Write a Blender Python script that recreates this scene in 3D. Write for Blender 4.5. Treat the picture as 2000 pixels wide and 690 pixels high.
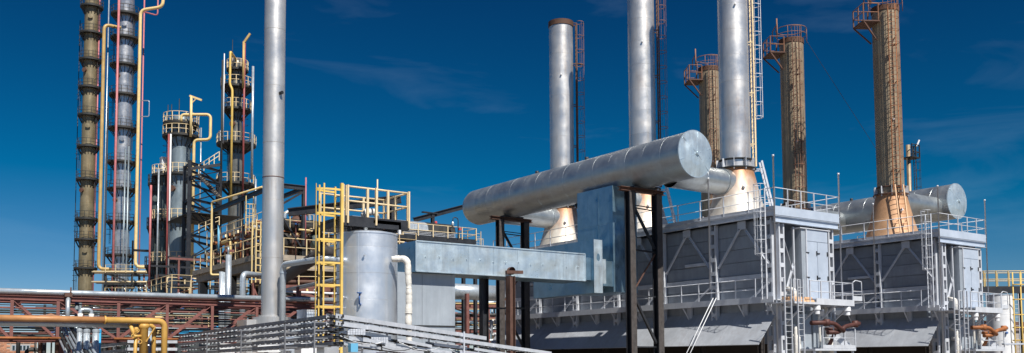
import bpy, math, random
from mathutils import Vector, Matrix
random.seed(7)
for o in list(bpy.data.objects): bpy.data.objects.remove(o)
SC = bpy.context.scene
COL = SC.collection
# ---------------------------------------------------------------- camera
FPX, CX, CY, ZC = 1830.0, 1000.0, 583.0, 2.2
YAW, PITCH, ROLL = math.radians(35.39), math.radians(3.81), math.radians(0.34)
_R = Vector((math.cos(YAW), -math.sin(YAW), 0))
_H = Vector((math.sin(YAW), math.cos(YAW), 0))
FW = (_H*math.cos(PITCH) + Vector((0,0,1))*math.sin(PITCH)).normalized()
_U = _R.cross(FW).normalized()
RT = _R*math.cos(ROLL) - _U*math.sin(ROLL)
UP = _U*math.cos(ROLL) + _R*math.sin(ROLL)
cam = bpy.data.cameras.new('camera'); co = bpy.data.objects.new('camera', cam); COL.objects.link(co)
cam.sensor_width = 36; cam.lens = 36*FPX/2000; cam.shift_y = (CY-345)/2000
cam.clip_start = 0.1; cam.clip_end = 6000
co.matrix_world = Matrix(((RT.x,UP.x,-FW.x,0),(RT.y,UP.y,-FW.y,0),(RT.z,UP.z,-FW.z,ZC),(0,0,0,1)))
SC.camera = co
# ---------------------------------------------------------------- light
SUN = Vector((-0.12,-0.993,0)).normalized()*math.cos(math.radians(50)) + Vector((0,0,1))*math.sin(math.radians(50))
w = bpy.data.worlds.new('World'); SC.world = w; w.use_nodes = True
wn = w.node_tree.nodes; wl_ = w.node_tree.links
for n in list(wn): wn.remove(n)
sky = wn.new('ShaderNodeTexSky'); sky.sky_type = 'NISHITA'; sky.sun_disc = False
sky.sun_elevation = math.radians(50); sky.sun_rotation = math.atan2(SUN.x, SUN.y)
sky.air_density = 1.0; sky.dust_density = 0.0; sky.ozone_density = 6.0; sky.altitude = 600
hs = wn.new('ShaderNodeHueSaturation'); hs.inputs['Saturation'].default_value = 1.15; hs.inputs['Hue'].default_value = 0.49
gm = wn.new('ShaderNodeGamma'); gm.inputs['Gamma'].default_value = 1.5
tc = wn.new('ShaderNodeTexCoord'); mp = wn.new('ShaderNodeMapping'); mp.inputs['Scale'].default_value = (1.6,2.6,9.0); mp.inputs['Rotation'].default_value = (0.25,0.12,0)
cn = wn.new('ShaderNodeTexNoise'); cn.inputs['Scale'].default_value = 2.1; cn.inputs['Detail'].default_value = 6; cn.inputs['Roughness'].default_value = 0.55; cn.inputs['Distortion'].default_value = 0.6
cr = wn.new('ShaderNodeMapRange'); cr.inputs['From Min'].default_value = 0.56; cr.inputs['From Max'].default_value = 0.86; cr.inputs['To Max'].default_value = 0.10
mx = wn.new('ShaderNodeMixRGB'); mx.inputs['Color2'].default_value = (7,10,13,1)
bg = wn.new('ShaderNodeBackground'); bg.inputs['Strength'].default_value = 0.05
wo = wn.new('ShaderNodeOutputWorld')
wm = wn.new('ShaderNodeVectorMath'); wm.operation = 'MULTIPLY'; wm.inputs[1].default_value = (1,1,1.0)
wa = wn.new('ShaderNodeVectorMath'); wa.operation = 'ADD'; wa.inputs[1].default_value = (0,0,0.03)
wz = wn.new('ShaderNodeVectorMath'); wz.operation = 'NORMALIZE'
wl_.new(tc.outputs['Generated'], wm.inputs[0]); wl_.new(wm.outputs[0], wa.inputs[0]); wl_.new(wa.outputs[0], wz.inputs[0]); wl_.new(wz.outputs[0], sky.inputs['Vector'])
wl_.new(sky.outputs[0], hs.inputs['Color']); wl_.new(hs.outputs[0], gm.inputs['Color']); 
# polarising filter: deeper, redder-free blue away from the horizon
pf_m = wn.new('ShaderNodeVectorMath'); pf_m.operation = 'MULTIPLY_ADD'; pf_m.inputs[1].default_value = (0.706,0.432,0.408); pf_m.inputs[2].default_value = (-0.942,-0.314,-0.628)
pf_c = wn.new('ShaderNodeVectorMath'); pf_c.operation = 'MAXIMUM'; pf_c.inputs[1].default_value = (0.02,0.52,1.9)
wl_.new(gm.outputs[0], pf_m.inputs[0]); wl_.new(pf_m.outputs[0], pf_c.inputs[0]); wl_.new(pf_c.outputs[0], mx.inputs['Color1'])
wl_.new(tc.outputs['Generated'], mp.inputs['Vector']); wl_.new(mp.outputs[0], cn.inputs['Vector']); wl_.new(cn.outputs[0], cr.inputs['Value'])
wl_.new(cr.outputs[0], mx.inputs['Fac']); wl_.new(mx.outputs[0], bg.inputs['Color']); wl_.new(bg.outputs[0], wo.inputs['Surface'])
sl = bpy.data.lights.new('sun','SUN'); sl.energy = 5.0; sl.angle = math.radians(0.5); sl.color = (1.0,0.95,0.86)
so = bpy.data.objects.new('sun', sl); COL.objects.link(so); so.rotation_euler = SUN.to_track_quat('Z','Y').to_euler()
so.location = (0,-40,80)
vs = SC.view_settings; vs.view_transform = 'Standard'; vs.look = 'None'; vs.exposure = 0.35; vs.gamma = 1.0; vs.use_curve_mapping = False
# ---------------------------------------------------------------- survey helpers: sight lines of the photograph met with real planes
CAM = Vector((0,0,ZC))
def ray(px, py): return FW + RT*((px-CX)/FPX) + UP*((CY-py)/FPX)
def at(px, py, X=None, Y=None, Z=None, d=None):
    r = ray(px, py)
    if X is not None: t = X/r.x
    elif Y is not None: t = Y/r.y
    elif Z is not None: t = (Z-ZC)/r.z
    else: t = d
    return CAM + r*t
def zof(x, y, py):                      # height of the point over (x, y) seen on row py
    k = (CY-py)/FPX
    return ZC + (k*(FW.x*x+FW.y*y) - (UP.x*x+UP.y*y))/(UP.z - k*FW.z)
def pix(p):
    q = Vector(p)-CAM; d = q.dot(FW)
    return (CX+FPX*q.dot(RT)/d, CY-FPX*q.dot(UP)/d, d)
# ---------------------------------------------------------------- mesh builder
def V(*a): return Vector(a)
class MB:
    def __init__(s): s.v = []; s.f = []; s.s = []; s.m = []
    def mark(s): s.m.append((len(s.v),len(s.f))); return s
    def add(s, vs, fs, smooth=False):
        b = len(s.v); s.v.extend(Vector(q) for q in vs)
        for f in fs: s.f.append([b+i for i in f]); s.s.append(smooth)
        return s
    def box(s, a, b):
        x0,y0,z0 = (min(a[i],b[i]) for i in range(3)); x1,y1,z1 = (max(a[i],b[i]) for i in range(3))
        return s.mark().add([(x0,y0,z0),(x1,y0,z0),(x1,y1,z0),(x0,y1,z0),(x0,y0,z1),(x1,y0,z1),(x1,y1,z1),(x0,y1,z1)],
              [(0,3,2,1),(4,5,6,7),(0,1,5,4),(1,2,6,5),(2,3,7,6),(3,0,4,7)])
    def prof(s, p, q, poly, up=(0,0,1)):     # extrude a 2-D outline from p to q
        p = Vector(p); q = Vector(q); t = (q-p).normalized(); u = Vector(up)
        if abs(t.dot(u)) > 0.98: u = Vector((0,1,0))
        a = t.cross(u).normalized(); b = a.cross(t).normalized(); n = len(poly)
        vs = [e + a*x + b*y for e in (p,q) for x,y in poly]
        fs = [(i,(i+1)%n,n+(i+1)%n,n+i) for i in range(n)] + [tuple(range(n-1,-1,-1)), tuple(range(n,2*n))]
        return s.mark().add(vs, fs)
    def beam(s, p, q, w, h=None, up=(0,0,1)):
        h = w if h is None else h
        return s.prof(p, q, [(-w/2,-h/2),(w/2,-h/2),(w/2,h/2),(-w/2,h/2)], up)
    def ibeam(s, p, q, w, h, t=0.03, up=(0,0,1)):
        a,b = w/2,h/2; c = t/2
        return s.prof(p, q, [(-a,-b),(a,-b),(a,-b+t),(c,-b+t),(c,b-t),(a,b-t),(a,b),(-a,b),(-a,b-t),(-c,b-t),(-c,-b+t),(-a,-b+t)], up)
    def angle(s, p, q, w, t=0.015, up=(0,0,1)):
        return s.prof(p, q, [(-w/2,-w/2),(w/2,-w/2),(w/2,-w/2+t),(-w/2+t,-w/2+t),(-w/2+t,w/2),(-w/2,w/2)], up)
    def tube(s, pts, r, n=8, caps=True, closed=False):
        pts = [Vector(p) for p in pts]; m = len(pts); rs = r if isinstance(r,(list,tuple)) else [r]*m
        vs = []; a = None
        for i in range(m):
            if closed: t = (pts[(i+1)%m]-pts[i-1])
            else: t = pts[min(i+1,m-1)]-pts[max(i-1,0)]
            t.normalize()
            if a is None:
                u = Vector((0,0,1)) if abs(t.z) < 0.9 else Vector((0,1,0)); a = t.cross(u).normalized()
            else:
                a = (a - t*a.dot(t)); a.normalize()
            b = t.cross(a)
            for k in range(n):
                an = 2*math.pi*k/n; vs.append(pts[i] + (a*math.cos(an)+b*math.sin(an))*rs[i])
        fs = []
        for i in range(m if closed else m-1):
            j = (i+1)%m
            for k in range(n): fs.append((i*n+k, i*n+(k+1)%n, j*n+(k+1)%n, j*n+k))
        s.mark().add(vs, fs, n > 4)
        if caps and not closed:
            b0 = len(s.v)-len(vs)
            s.f.append([b0+k for k in range(n-1,-1,-1)]); s.s.append(False)
            s.f.append([b0+(m-1)*n+k for k in range(n)]); s.s.append(False)
        return s
    def lathe(s, c, prof, n=28, axis=(0,0,1), a0=0.0, a1=2*math.pi):   # prof: (radius, height) pairs, every segment with its own edges
        s.mark(); c = Vector(c); ax = Vector(axis).normalized()
        e = Vector((1,0,0)) if abs(ax.x) < 0.9 else Vector((0,1,0))
        e = (e-ax*e.dot(ax)).normalized(); g = ax.cross(e); full = abs(a1-a0-2*math.pi) < 1e-6; m = n if full else n+1
        for (r0,h0),(r1,h1) in zip(prof, prof[1:]):
            vs = []
            for r,h in ((r0,h0),(r1,h1)):
                for k in range(m):
                    an = a0+(a1-a0)*k/n; vs.append(c + ax*h + (e*math.cos(an)+g*math.sin(an))*r)
            s.add(vs, [(k,(k+1)%m,m+(k+1)%m,m+k) for k in range(n)], True)
        return s
    def disc(s, c, r, n=28, axis=(0,0,1)):
        c = Vector(c); ax = Vector(axis).normalized(); e = Vector((1,0,0)) if abs(ax.x) < 0.9 else Vector((0,1,0))
        e = (e-ax*e.dot(ax)).normalized(); g = ax.cross(e)
        return s.add([c+(e*math.cos(2*math.pi*k/n)+g*math.sin(2*math.pi*k/n))*r for k in range(n)], [tuple(range(n))])
    def mesh(s, name, mat, off=Vector((0,0,0))):
        me = bpy.data.meshes.new(name); me.from_pydata([tuple(v-off) for v in s.v], [], s.f)
        me.polygons.foreach_set('use_smooth', s.s); me.materials.append(M[mat] if isinstance(mat,str) else mat); me.update()
        return me
def bend(pts, r, n=5):                  # a pipe run with rounded corners
    pts = [Vector(p) for p in pts]; out = [pts[0]]
    for i in range(1,len(pts)-1):
        p,c,q = pts[i-1],pts[i],pts[i+1]; a = (p-c).normalized(); b = (q-c).normalized()
        rr = min(r,(p-c).length*.49,(q-c).length*.49)
        for k in range(n+1):
            t = k/n; out.append((c+a*rr)*(1-t)**2 + c*2*t*(1-t) + (c+b*rr)*t*t)
    out.append(pts[-1]); return out
WL = {}
def reg(o, wloc): WL[o.name] = Vector(wloc)
def tag(o, label, cat, group=None, kind=None):
    if label: o['label'] = label
    if cat: o['category'] = cat
    if group: o['group'] = group
    if kind: o['kind'] = kind
    return o
def T(name, label, cat, loc, group=None):        # a thing made of parts
    o = bpy.data.objects.new(name, None); COL.objects.link(o); o.location = loc; o.empty_display_size = 0.2
    reg(o, loc); return tag(o, label, cat, group)
def P(name, mb, mat, parent, label=None):        # a part or sub-part
    off = WL[parent.name]; o = bpy.data.objects.new(name, mb.mesh(name, mat, off)); COL.objects.link(o); o.parent = parent
    reg(o, off)
    if label: o['label'] = label
    return o
def PS(name, mb, mat, parent):                    # every shape of the builder becomes a part of its own
    out = []
    for k,(v0,f0) in enumerate(mb.m):
        v1,f1 = mb.m[k+1] if k+1 < len(mb.m) else (len(mb.v),len(mb.f))
        q = MB(); q.v = mb.v[v0:v1]; q.f = [[i-v0 for i in f] for f in mb.f[f0:f1]]; q.s = mb.s[f0:f1]
        out.append(P(name, q, mat, parent))
    return out
def I(name, me, parent, wpos, rz=0.0, sc=None):  # a repeat of a small piece, sharing its mesh
    o = bpy.data.objects.new(name, me); COL.objects.link(o); o.parent = parent; o.location = Vector(wpos)-WL[parent.name]; o.rotation_euler = (0,0,rz)
    if sc: o.scale = sc
    reg(o, wpos); return o
def S(name, mb, mat, label, cat, group=None, kind=None):   # a thing that is one mesh
    lo = [min(v[i] for v in mb.v) for i in range(3)]; hi = [max(v[i] for v in mb.v) for i in range(3)]
    off = Vector(((lo[0]+hi[0])/2,(lo[1]+hi[1])/2,lo[2]))
    o = bpy.data.objects.new(name, mb.mesh(name, mat, off)); COL.objects.link(o); o.location = off; reg(o, off)
    return tag(o, label, cat, group, kind)
# ---------------------------------------------------------------- materials
M = {}
RUST = (0.20,0.075,0.03)
def mat(name, col, rough=0.5, metal=0.0, var=0.18, scale=1.2, rust=0.0, rcol=RUST, streak=True, bump=0.0, bscale=6.0, orand=0.0, zheat=None, hcol=(0.42,0.19,0.08), dirt=0.0, rlow=0.55):
    m = bpy.data.materials.new(name); m.use_nodes = True; N = m.node_tree.nodes; L = m.node_tree.links
    b = N['Principled BSDF']; b.inputs['Metallic'].default_value = metal
    geo = N.new('ShaderNodeNewGeometry')
    n1 = N.new('ShaderNodeTexNoise'); n1.inputs['Scale'].default_value = scale; n1.inputs['Detail'].default_value = 6; n1.inputs['Roughness'].default_value = 0.65
    L.new(geo.outputs['Position'], n1.inputs['Vector'])
    def rng(src, a, bb, c, d):
        r = N.new('ShaderNodeMapRange'); r.inputs['From Min'].default_value = a; r.inputs['From Max'].default_value = bb; r.inputs['To Min'].default_value = c; r.inputs['To Max'].default_value = d
        L.new(src, r.inputs['Value']); return r.outputs[0]
    def math_(op, a, c):
        x = N.new('ShaderNodeMath'); x.operation = op
        for i,q in enumerate((a,c)):
            if isinstance(q,(int,float)): x.inputs[i].default_value = q
            else: L.new(q, x.inputs[i])
        return x.outputs[0]
    def mix(f, c1, c2, t='MIX'):
        x = N.new('ShaderNodeMixRGB'); x.blend_type = t
        for k,q in (('Fac',f),('Color1',c1),('Color2',c2)):
            if isinstance(q,(int,float)): x.inputs[k].default_value = q
            elif isinstance(q,tuple): x.inputs[k].default_value = (*q[:3],1)
            else: L.new(q, x.inputs[k])
        return x.outputs[0]
    v = rng(n1.outputs[0], 0.3, 0.7, 1-var, 1+var)
    if orand:
        oi = N.new('ShaderNodeObjectInfo'); v = math_('MULTIPLY', v, rng(oi.outputs['Random'], 0, 1, 1-orand, 1+orand))
    vm = N.new('ShaderNodeCombineXYZ')
    for i in range(3): L.new(v, vm.inputs[i])
    c = mix(1.0, tuple(col), vm.outputs[0], 'MULTIPLY')
    sm = None
    if rust or dirt:
        mpn = N.new('ShaderNodeMapping'); mpn.inputs['Scale'].default_value = (2.6,2.6,0.22) if streak else (1,1,1); L.new(geo.outputs['Position'], mpn.inputs['Vector'])
        n2 = N.new('ShaderNodeTexNoise'); n2.inputs['Scale'].default_value = 1.5; n2.inputs['Detail'].default_value = 8; n2.inputs['Roughness'].default_value = 0.7
        L.new(mpn.outputs[0], n2.inputs['Vector'])
        n3 = N.new('ShaderNodeTexNoise'); n3.inputs['Scale'].default_value = 0.45; n3.inputs['Detail'].default_value = 5; L.new(geo.outputs['Position'], n3.inputs['Vector'])
        sm = math_('MULTIPLY', rng(n2.outputs[0], 0.42, 0.75, 0, 1), rng(n3.outputs[0], 0.40, 0.62, 0.1, 1))
        if dirt: c = mix(math_('MULTIPLY', rng(n2.outputs[0], 0.35, 0.75, 0, 1), dirt), c, tuple(q*0.35 for q in col))
        if rust: c = mix(math_('MINIMUM', math_('MULTIPLY', sm, rust), 1.0), c, tuple(rcol))
    if zheat:                                        # rust scorch on a fire cone, strongest near its throat
        sx = N.new('ShaderNodeSeparateXYZ'); L.new(geo.outputs['Position'], sx.inputs[0])
        n4 = N.new('ShaderNodeTexNoise'); n4.inputs['Scale'].default_value = 1.1; n4.inputs['Detail'].default_value = 7; n4.inputs['Roughness'].default_value = 0.7
        mp4 = N.new('ShaderNodeMapping'); mp4.inputs['Scale'].default_value = (1.6,1.6,0.5); L.new(geo.outputs['Position'], mp4.inputs['Vector']); L.new(mp4.outputs[0], n4.inputs['Vector'])
        hz = rng(sx.outputs[2], zheat[0], zheat[1], 0, 1)
        f = math_('MULTIPLY', rng(math_('ADD', hz, math_('MULTIPLY', n4.outputs[0], 1.3)), 0.72, 1.55, zheat[3] if len(zheat) > 3 else 0, 1), zheat[2])
        c = mix(f, c, tuple(hcol))
    L.new(c, b.inputs['Base Color'])
    rr = rng(n1.outputs[0], 0.3, 0.7, max(rough-0.1,0.05), min(rough+0.12,1))
    L.new(rr, b.inputs['Roughness'])
    if bump:
        n5 = N.new('ShaderNodeTexNoise'); n5.inputs['Scale'].default_value = bscale; n5.inputs['Detail'].default_value = 3; L.new(geo.outputs['Position'], n5.inputs['Vector'])
        bp = N.new('ShaderNodeBump'); bp.inputs['Strength'].default_value = 0.6; bp.inputs['Distance'].default_value = bump; L.new(n5.outputs[0], bp.inputs['Height']); L.new(bp.outputs[0], b.inputs['Normal'])
    M[name] = m; return m
mat('silver', (0.72,0.71,0.70), 0.38, 0.75, 0.06, 0.8, rust=0.60, rcol=(0.42,0.24,0.12), bump=0.005, bscale=1.6, orand=0.07)
mat('silver_tall', (0.70,0.69,0.68), 0.40, 0.72, 0.05, 0.8, rust=0.65, rcol=(0.40,0.28,0.17), bump=0.004, bscale=2.0, orand=0.05)
mat('silver_tank', (0.80,0.84,0.90), 0.38, 0.78, 0.06, 1.0, dirt=0.12, bump=0.012, bscale=1.6, orand=0.04)
mat('silver_duct', (0.50,0.54,0.56), 0.42, 0.85, 0.10, 1.0, dirt=0.18, bump=0.02, bscale=1.4, orand=0.035)
mat('galv', (0.60,0.71,0.78), 0.36, 0.6, 0.14, 1.6, rust=0.30, rcol=(0.25,0.15,0.10), dirt=0.22, bump=0.06, bscale=1.5, orand=0.04)
mat('galv_blue_shade', (0.28,0.44,0.56), 0.36, 0.8, 0.18, 1.4, dirt=0.2, bump=0.05, bscale=1.3, orand=0.04)  # blue riser sheet; also paints the shaded sides of box duct and plenum
mat('galv_pipe', (0.50,0.56,0.62), 0.32, 0.5, 0.10, 2.0, dirt=0.15)
mat('plenum', (0.40,0.45,0.51), 0.5, 0.3, 0.10, 0.8, dirt=0.25, orand=0.05)
mat('furnace', (0.30,0.335,0.385), 0.55, 0.1, 0.14, 1.1, rust=0.12, dirt=0.25, bump=0.01, bscale=3, orand=0.08)
mat('furnace_steel', (0.60,0.63,0.69), 0.48, 0.15, 0.10, 1.6, rust=0.14, dirt=0.12, orand=0.05)
mat('skirt', (0.42,0.45,0.50), 0.50, 0.15, 0.12, 0.9, rust=0.16, dirt=0.18, orand=0.05)
mat('door_silver', (0.50,0.57,0.68), 0.42, 0.2, 0.08, 1.5, rust=0.05, orand=0.03)
mat('cone_silver', (0.66,0.62,0.56), 0.48, 0.4, 0.10, 1.4, rust=0.35, zheat=(10.9,13.3,0.92), hcol=(0.44,0.20,0.085))
mat('cone_rust', (0.56,0.38,0.24), 0.55, 0.25, 0.16, 1.4, rust=0.6, zheat=(9.5,13.5,0.85,0.45), hcol=(0.46,0.24,0.12))
mat('stack_tan', (0.36,0.29,0.20), 0.48, 0.42, 0.15, 1.4, rust=0.75, rcol=(0.26,0.13,0.06), dirt=0.35, bump=0.015, bscale=2, orand=0.08)
mat('rust', (0.105,0.055,0.042), 0.75, 0.1, 0.35, 2.5, rust=0.4, rcol=(0.22,0.09,0.035))
mat('rust_cage', (0.26,0.13,0.08), 0.7, 0.1, 0.3, 2.5)
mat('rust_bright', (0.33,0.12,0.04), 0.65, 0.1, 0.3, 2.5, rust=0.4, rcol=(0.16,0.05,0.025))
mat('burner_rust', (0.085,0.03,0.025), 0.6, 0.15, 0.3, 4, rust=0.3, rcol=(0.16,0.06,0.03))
mat('truss_red', (0.21,0.085,0.075), 0.65, 0.05, 0.22, 2.5, rust=0.3, dirt=0.3)
mat('pipe_orange', (0.45,0.22,0.09), 0.55, 0.1, 0.22, 1.5, rust=0.5, rcol=(0.28,0.10,0.04))
mat('pipe_ochre', (0.56,0.33,0.08), 0.5, 0.05, 0.16, 2.0, rust=0.3)
mat('yellow', (0.72,0.50,0.13), 0.5, 0.0, 0.12, 2.0, rust=0.25)
mat('yellow_pale', (0.74,0.56,0.26), 0.5, 0.0, 0.12, 2.0, rust=0.25)
mat('cream', (0.72,0.58,0.36), 0.55, 0.0, 0.14, 2.5, rust=0.35)
mat('red_pipe', (0.30,0.07,0.07), 0.5, 0.0, 0.16, 2.0, dirt=0.2)
mat('pink_pipe', (0.46,0.15,0.16), 0.5, 0.0, 0.16, 2.0)
mat('tan_pipe', (0.50,0.34,0.13), 0.5, 0.05, 0.18, 1.0, dirt=0.3)
mat('black_steel', (0.022,0.025,0.032), 0.5, 0.1, 0.3, 2.0, rust=0.15, rcol=(0.08,0.045,0.03))
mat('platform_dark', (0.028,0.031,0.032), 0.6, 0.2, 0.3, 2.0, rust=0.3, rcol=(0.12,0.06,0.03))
mat('rim_rust', (0.09,0.045,0.03), 0.75, 0.1, 0.3, 3.0)
mat('old_timber', (0.06,0.055,0.055), 0.7, 0.1, 0.45, 5.0, rust=0.35, rcol=(0.14,0.08,0.05))
mat('col_brown', (0.27,0.225,0.14), 0.38, 0.4, 0.22, 0.6, rust=0.45, rcol=(0.24,0.13,0.05), dirt=0.4)
mat('col_bright', (0.62,0.62,0.63), 0.3, 0.75, 0.22, 0.7, dirt=0.55)
mat('col_blue', (0.27,0.33,0.37), 0.38, 0.45, 0.18, 0.6, dirt=0.45)
mat('col_green', (0.11,0.145,0.145), 0.45, 0.6, 0.22, 0.6, dirt=0.5)
mat('col_dark', (0.22,0.22,0.20), 0.34, 0.5, 0.30, 0.7, rust=0.4, rcol=(0.25,0.16,0.09), dirt=0.5)
mat('concrete', (0.36,0.31,0.25), 0.85, 0.0, 0.22, 1.8, dirt=0.45, bump=0.03, bscale=5)
mat('insul', (0.74,0.72,0.68), 0.85, 0.0, 0.14, 5.0, dirt=0.2, bump=0.03, bscale=9)
mat('post_cream', (0.66,0.52,0.30), 0.55, 0.0, 0.14, 2.5, rust=0.35)
mat('white_paint', (0.74,0.76,0.80), 0.5, 0.0, 0.08, 2.0, dirt=0.12)
mat('tray_zinc', (0.70,0.73,0.80), 0.36, 0.35, 0.12, 3.0, dirt=0.15, orand=0.08)
mat('tray_shaded', (0.20,0.21,0.235), 0.5, 0.3, 0.18, 3.0, dirt=0.2, orand=0.1)  # tray_zinc darkened: the receding runs' shade is put into the colour
mat('cable', (0.02,0.02,0.022), 0.5, 0.0, 0.2, 4.0)
mat('bright_blue', (0.03,0.32,0.62), 0.45, 0.0, 0.1, 3.0)
mat('valve_blue', (0.04,0.12,0.34), 0.5, 0.0, 0.15, 3.0)
mat('light_blue', (0.13,0.40,0.62), 0.5, 0.0, 0.1, 2.0)
mat('signal_red', (0.60,0.07,0.06), 0.5, 0.0, 0.1, 3.0)
mat('board_wood', (0.62,0.40,0.24), 0.7, 0.0, 0.16, 5.0, orand=0.12)
mat('brick', (0.42,0.20,0.12), 0.85, 0.0, 0.20, 2.0, orand=0.2)
mat('mortar', (0.36,0.31,0.27), 0.9, 0.0, 0.12, 3.0)
mat('glass', (0.03,0.05,0.06), 0.08, 0.0, 0.1, 1.0)
mat('dark_gap', (0.035,0.028,0.025), 0.8, 0.0, 0.3, 1.5)  # dark brown, with the shade below furnaces and slab painted in
mat('ground', (0.20,0.17,0.14), 0.95, 0.0, 0.25, 0.4, dirt=0.3, streak=False, bump=0.04, bscale=8)
# ================================================================ shared builders
MESH = {}
def cached(key, fn):
    if key not in MESH: MESH[key] = fn()
    return MESH[key]
def railing(parent, pts, mat='furnace_steel', h=1.1, gap=1.3, pr=0.025, toe=0.0, mids=(0.55,), joined=False, toemat=None):
    pts = [Vector(p) for p in pts]; mb = MB(); posts = []
    for p,q in zip(pts, pts[1:]):
        for z in (h,)+tuple(mids): mb.tube([p+V(0,0,z), q+V(0,0,z)], pr*0.9, 6)
        if toe: mb.beam(p+V(0,0,toe/2+0.01), q+V(0,0,toe/2+0.01), 0.012, toe)
        L = (q-p).length; n = max(1, round(L/gap))
        for i in range(n): posts.append(p.lerp(q, i/n))
    posts.append(pts[-1])
    if joined:
        for c in posts: mb.beam(c, c+V(0,0,h), pr*2)
        return P('railing', mb, mat, parent)
    r = P('railing', mb, mat, parent)
    pm = cached(('post',mat,round(h,2),pr), lambda: MB().box((-pr,-pr,0),(pr,pr,h+pr*0.8)).mesh('post', mat))
    for c in posts: I('post', pm, r, c)
    return r
def ladder(parent, base, z1, side, out, mat='furnace_steel', width=0.46, cage=None, cmat=None, hoopgap=0.9, rr=0.028, top=1.0, cr=0.36, step=0.3, joined=False, lean=None):
    # vertical ladder: base point, top height, direction along the rungs, direction of the climber
    base = Vector(base); side = Vector(side).normalized(); out = Vector(out).normalized(); mb = MB(); cmat = cmat or mat
    ln = Vector(lean) if lean else V(0,0,0)
    H = z1-base.z
    for s in (-1,1):
        a = base+side*s*width/2; mb.beam(a, a+V(0,0,H)+ln, rr*1.6, rr*2.4, up=out)
    nr = int((H-0.2)/step); ang = math.atan2(side.y, side.x)
    def rung(): return MB().tube([(-width/2,0,0),(width/2,0,0)], 0.014, 6).mesh('rung', mat)
    zs = [base+V(0,0,0.25+i*step)+ln*((0.25+i*step)/H) for i in range(nr)]
    hp = []
    oa = math.atan2(out.y, out.x)-ang
    def arc(c, a, o, n=10, k=cr):
        w2 = width/2
        return [c-a*w2] + [c + a*(-math.cos(math.pi*t/n))*max(w2,k) + o*(0.12+math.sin(math.pi*t/n)*k*1.15) for t in range(n+1)] + [c+a*w2]
    if cage is not None:
        z = cage
        while z <= z1+top*0.9: hp.append(z); z += hoopgap
    if joined:
        for c in zs: mb.tube([c-side*width/2, c+side*width/2], 0.014, 5)
        for z in hp: mb.tube(arc(V(base.x,base.y,z), side, out), 0.016, 5)
        return P('ladder', mb, mat, parent)
    l = P('ladder', mb, mat, parent)
    rm = cached(('rung',mat,width), rung)
    for c in zs: I('rung', rm, l, c, ang)
    if hp:
        so = Vector((1,0,0)); ol = V(math.cos(oa), math.sin(oa), 0)
        hm = cached(('hoop',cmat,width,round(oa,3),cr), lambda: MB().tube(arc(V(0,0,0), so, ol), 0.018, 6).mesh('cage_hoop', cmat))
        for z in hp: I('cage_hoop', hm, l, V(base.x,base.y,z), ang)
        st = MB(); w2 = max(width/2,cr)
        for t in (1.5,3.5,5,6.5,8.5):
            o = base + side*(-math.cos(math.pi*t/10))*w2 + out*(0.12+math.sin(math.pi*t/10)*cr*1.15)
            st.beam(V(o.x,o.y,hp[0]), V(o.x,o.y,hp[-1]), 0.02, 0.012, up=out)
        P('cage_strap', st, cmat, l)
    return l
def lattice_column(parent, c, z0, z1, along, mat='furnace_steel', gap=0.34, w=0.1, depth=0.22, step=0.75):
    c = Vector(c); a = Vector(along).normalized(); mb = MB()
    for s in (-1,1):
        p = c + a*s*gap/2
        mb.beam(V(p.x,p.y,z0), V(p.x,p.y,z1), w if abs(a.x) > .5 else depth, depth if abs(a.x) > .5 else w, up=(0,1,0))
    col = P('lattice_column', mb, mat, parent)
    bm = cached(('batten',mat,abs(a.x) > .5,gap), lambda: MB().box((-gap/2,-depth/2-0.012,-0.11),(gap/2,-depth/2+0.004,0.11)).mesh('batten', mat) if abs(a.x) > .5 else MB().box((-depth/2-0.012,-gap/2,-0.11),(-depth/2+0.004,gap/2,0.11)).mesh('batten', mat))
    z = z0+0.3
    while z < z1-0.1: I('batten', bm, col, V(c.x,c.y,z)); z += step
    return col
# ================================================================ ground
g = MB().box((-1500,-800,-0.4),(2200,2600,0.0)); go = S('ground', g, 'ground', 'bare trampled earth of the refinery yard', None, kind='structure')
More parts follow.
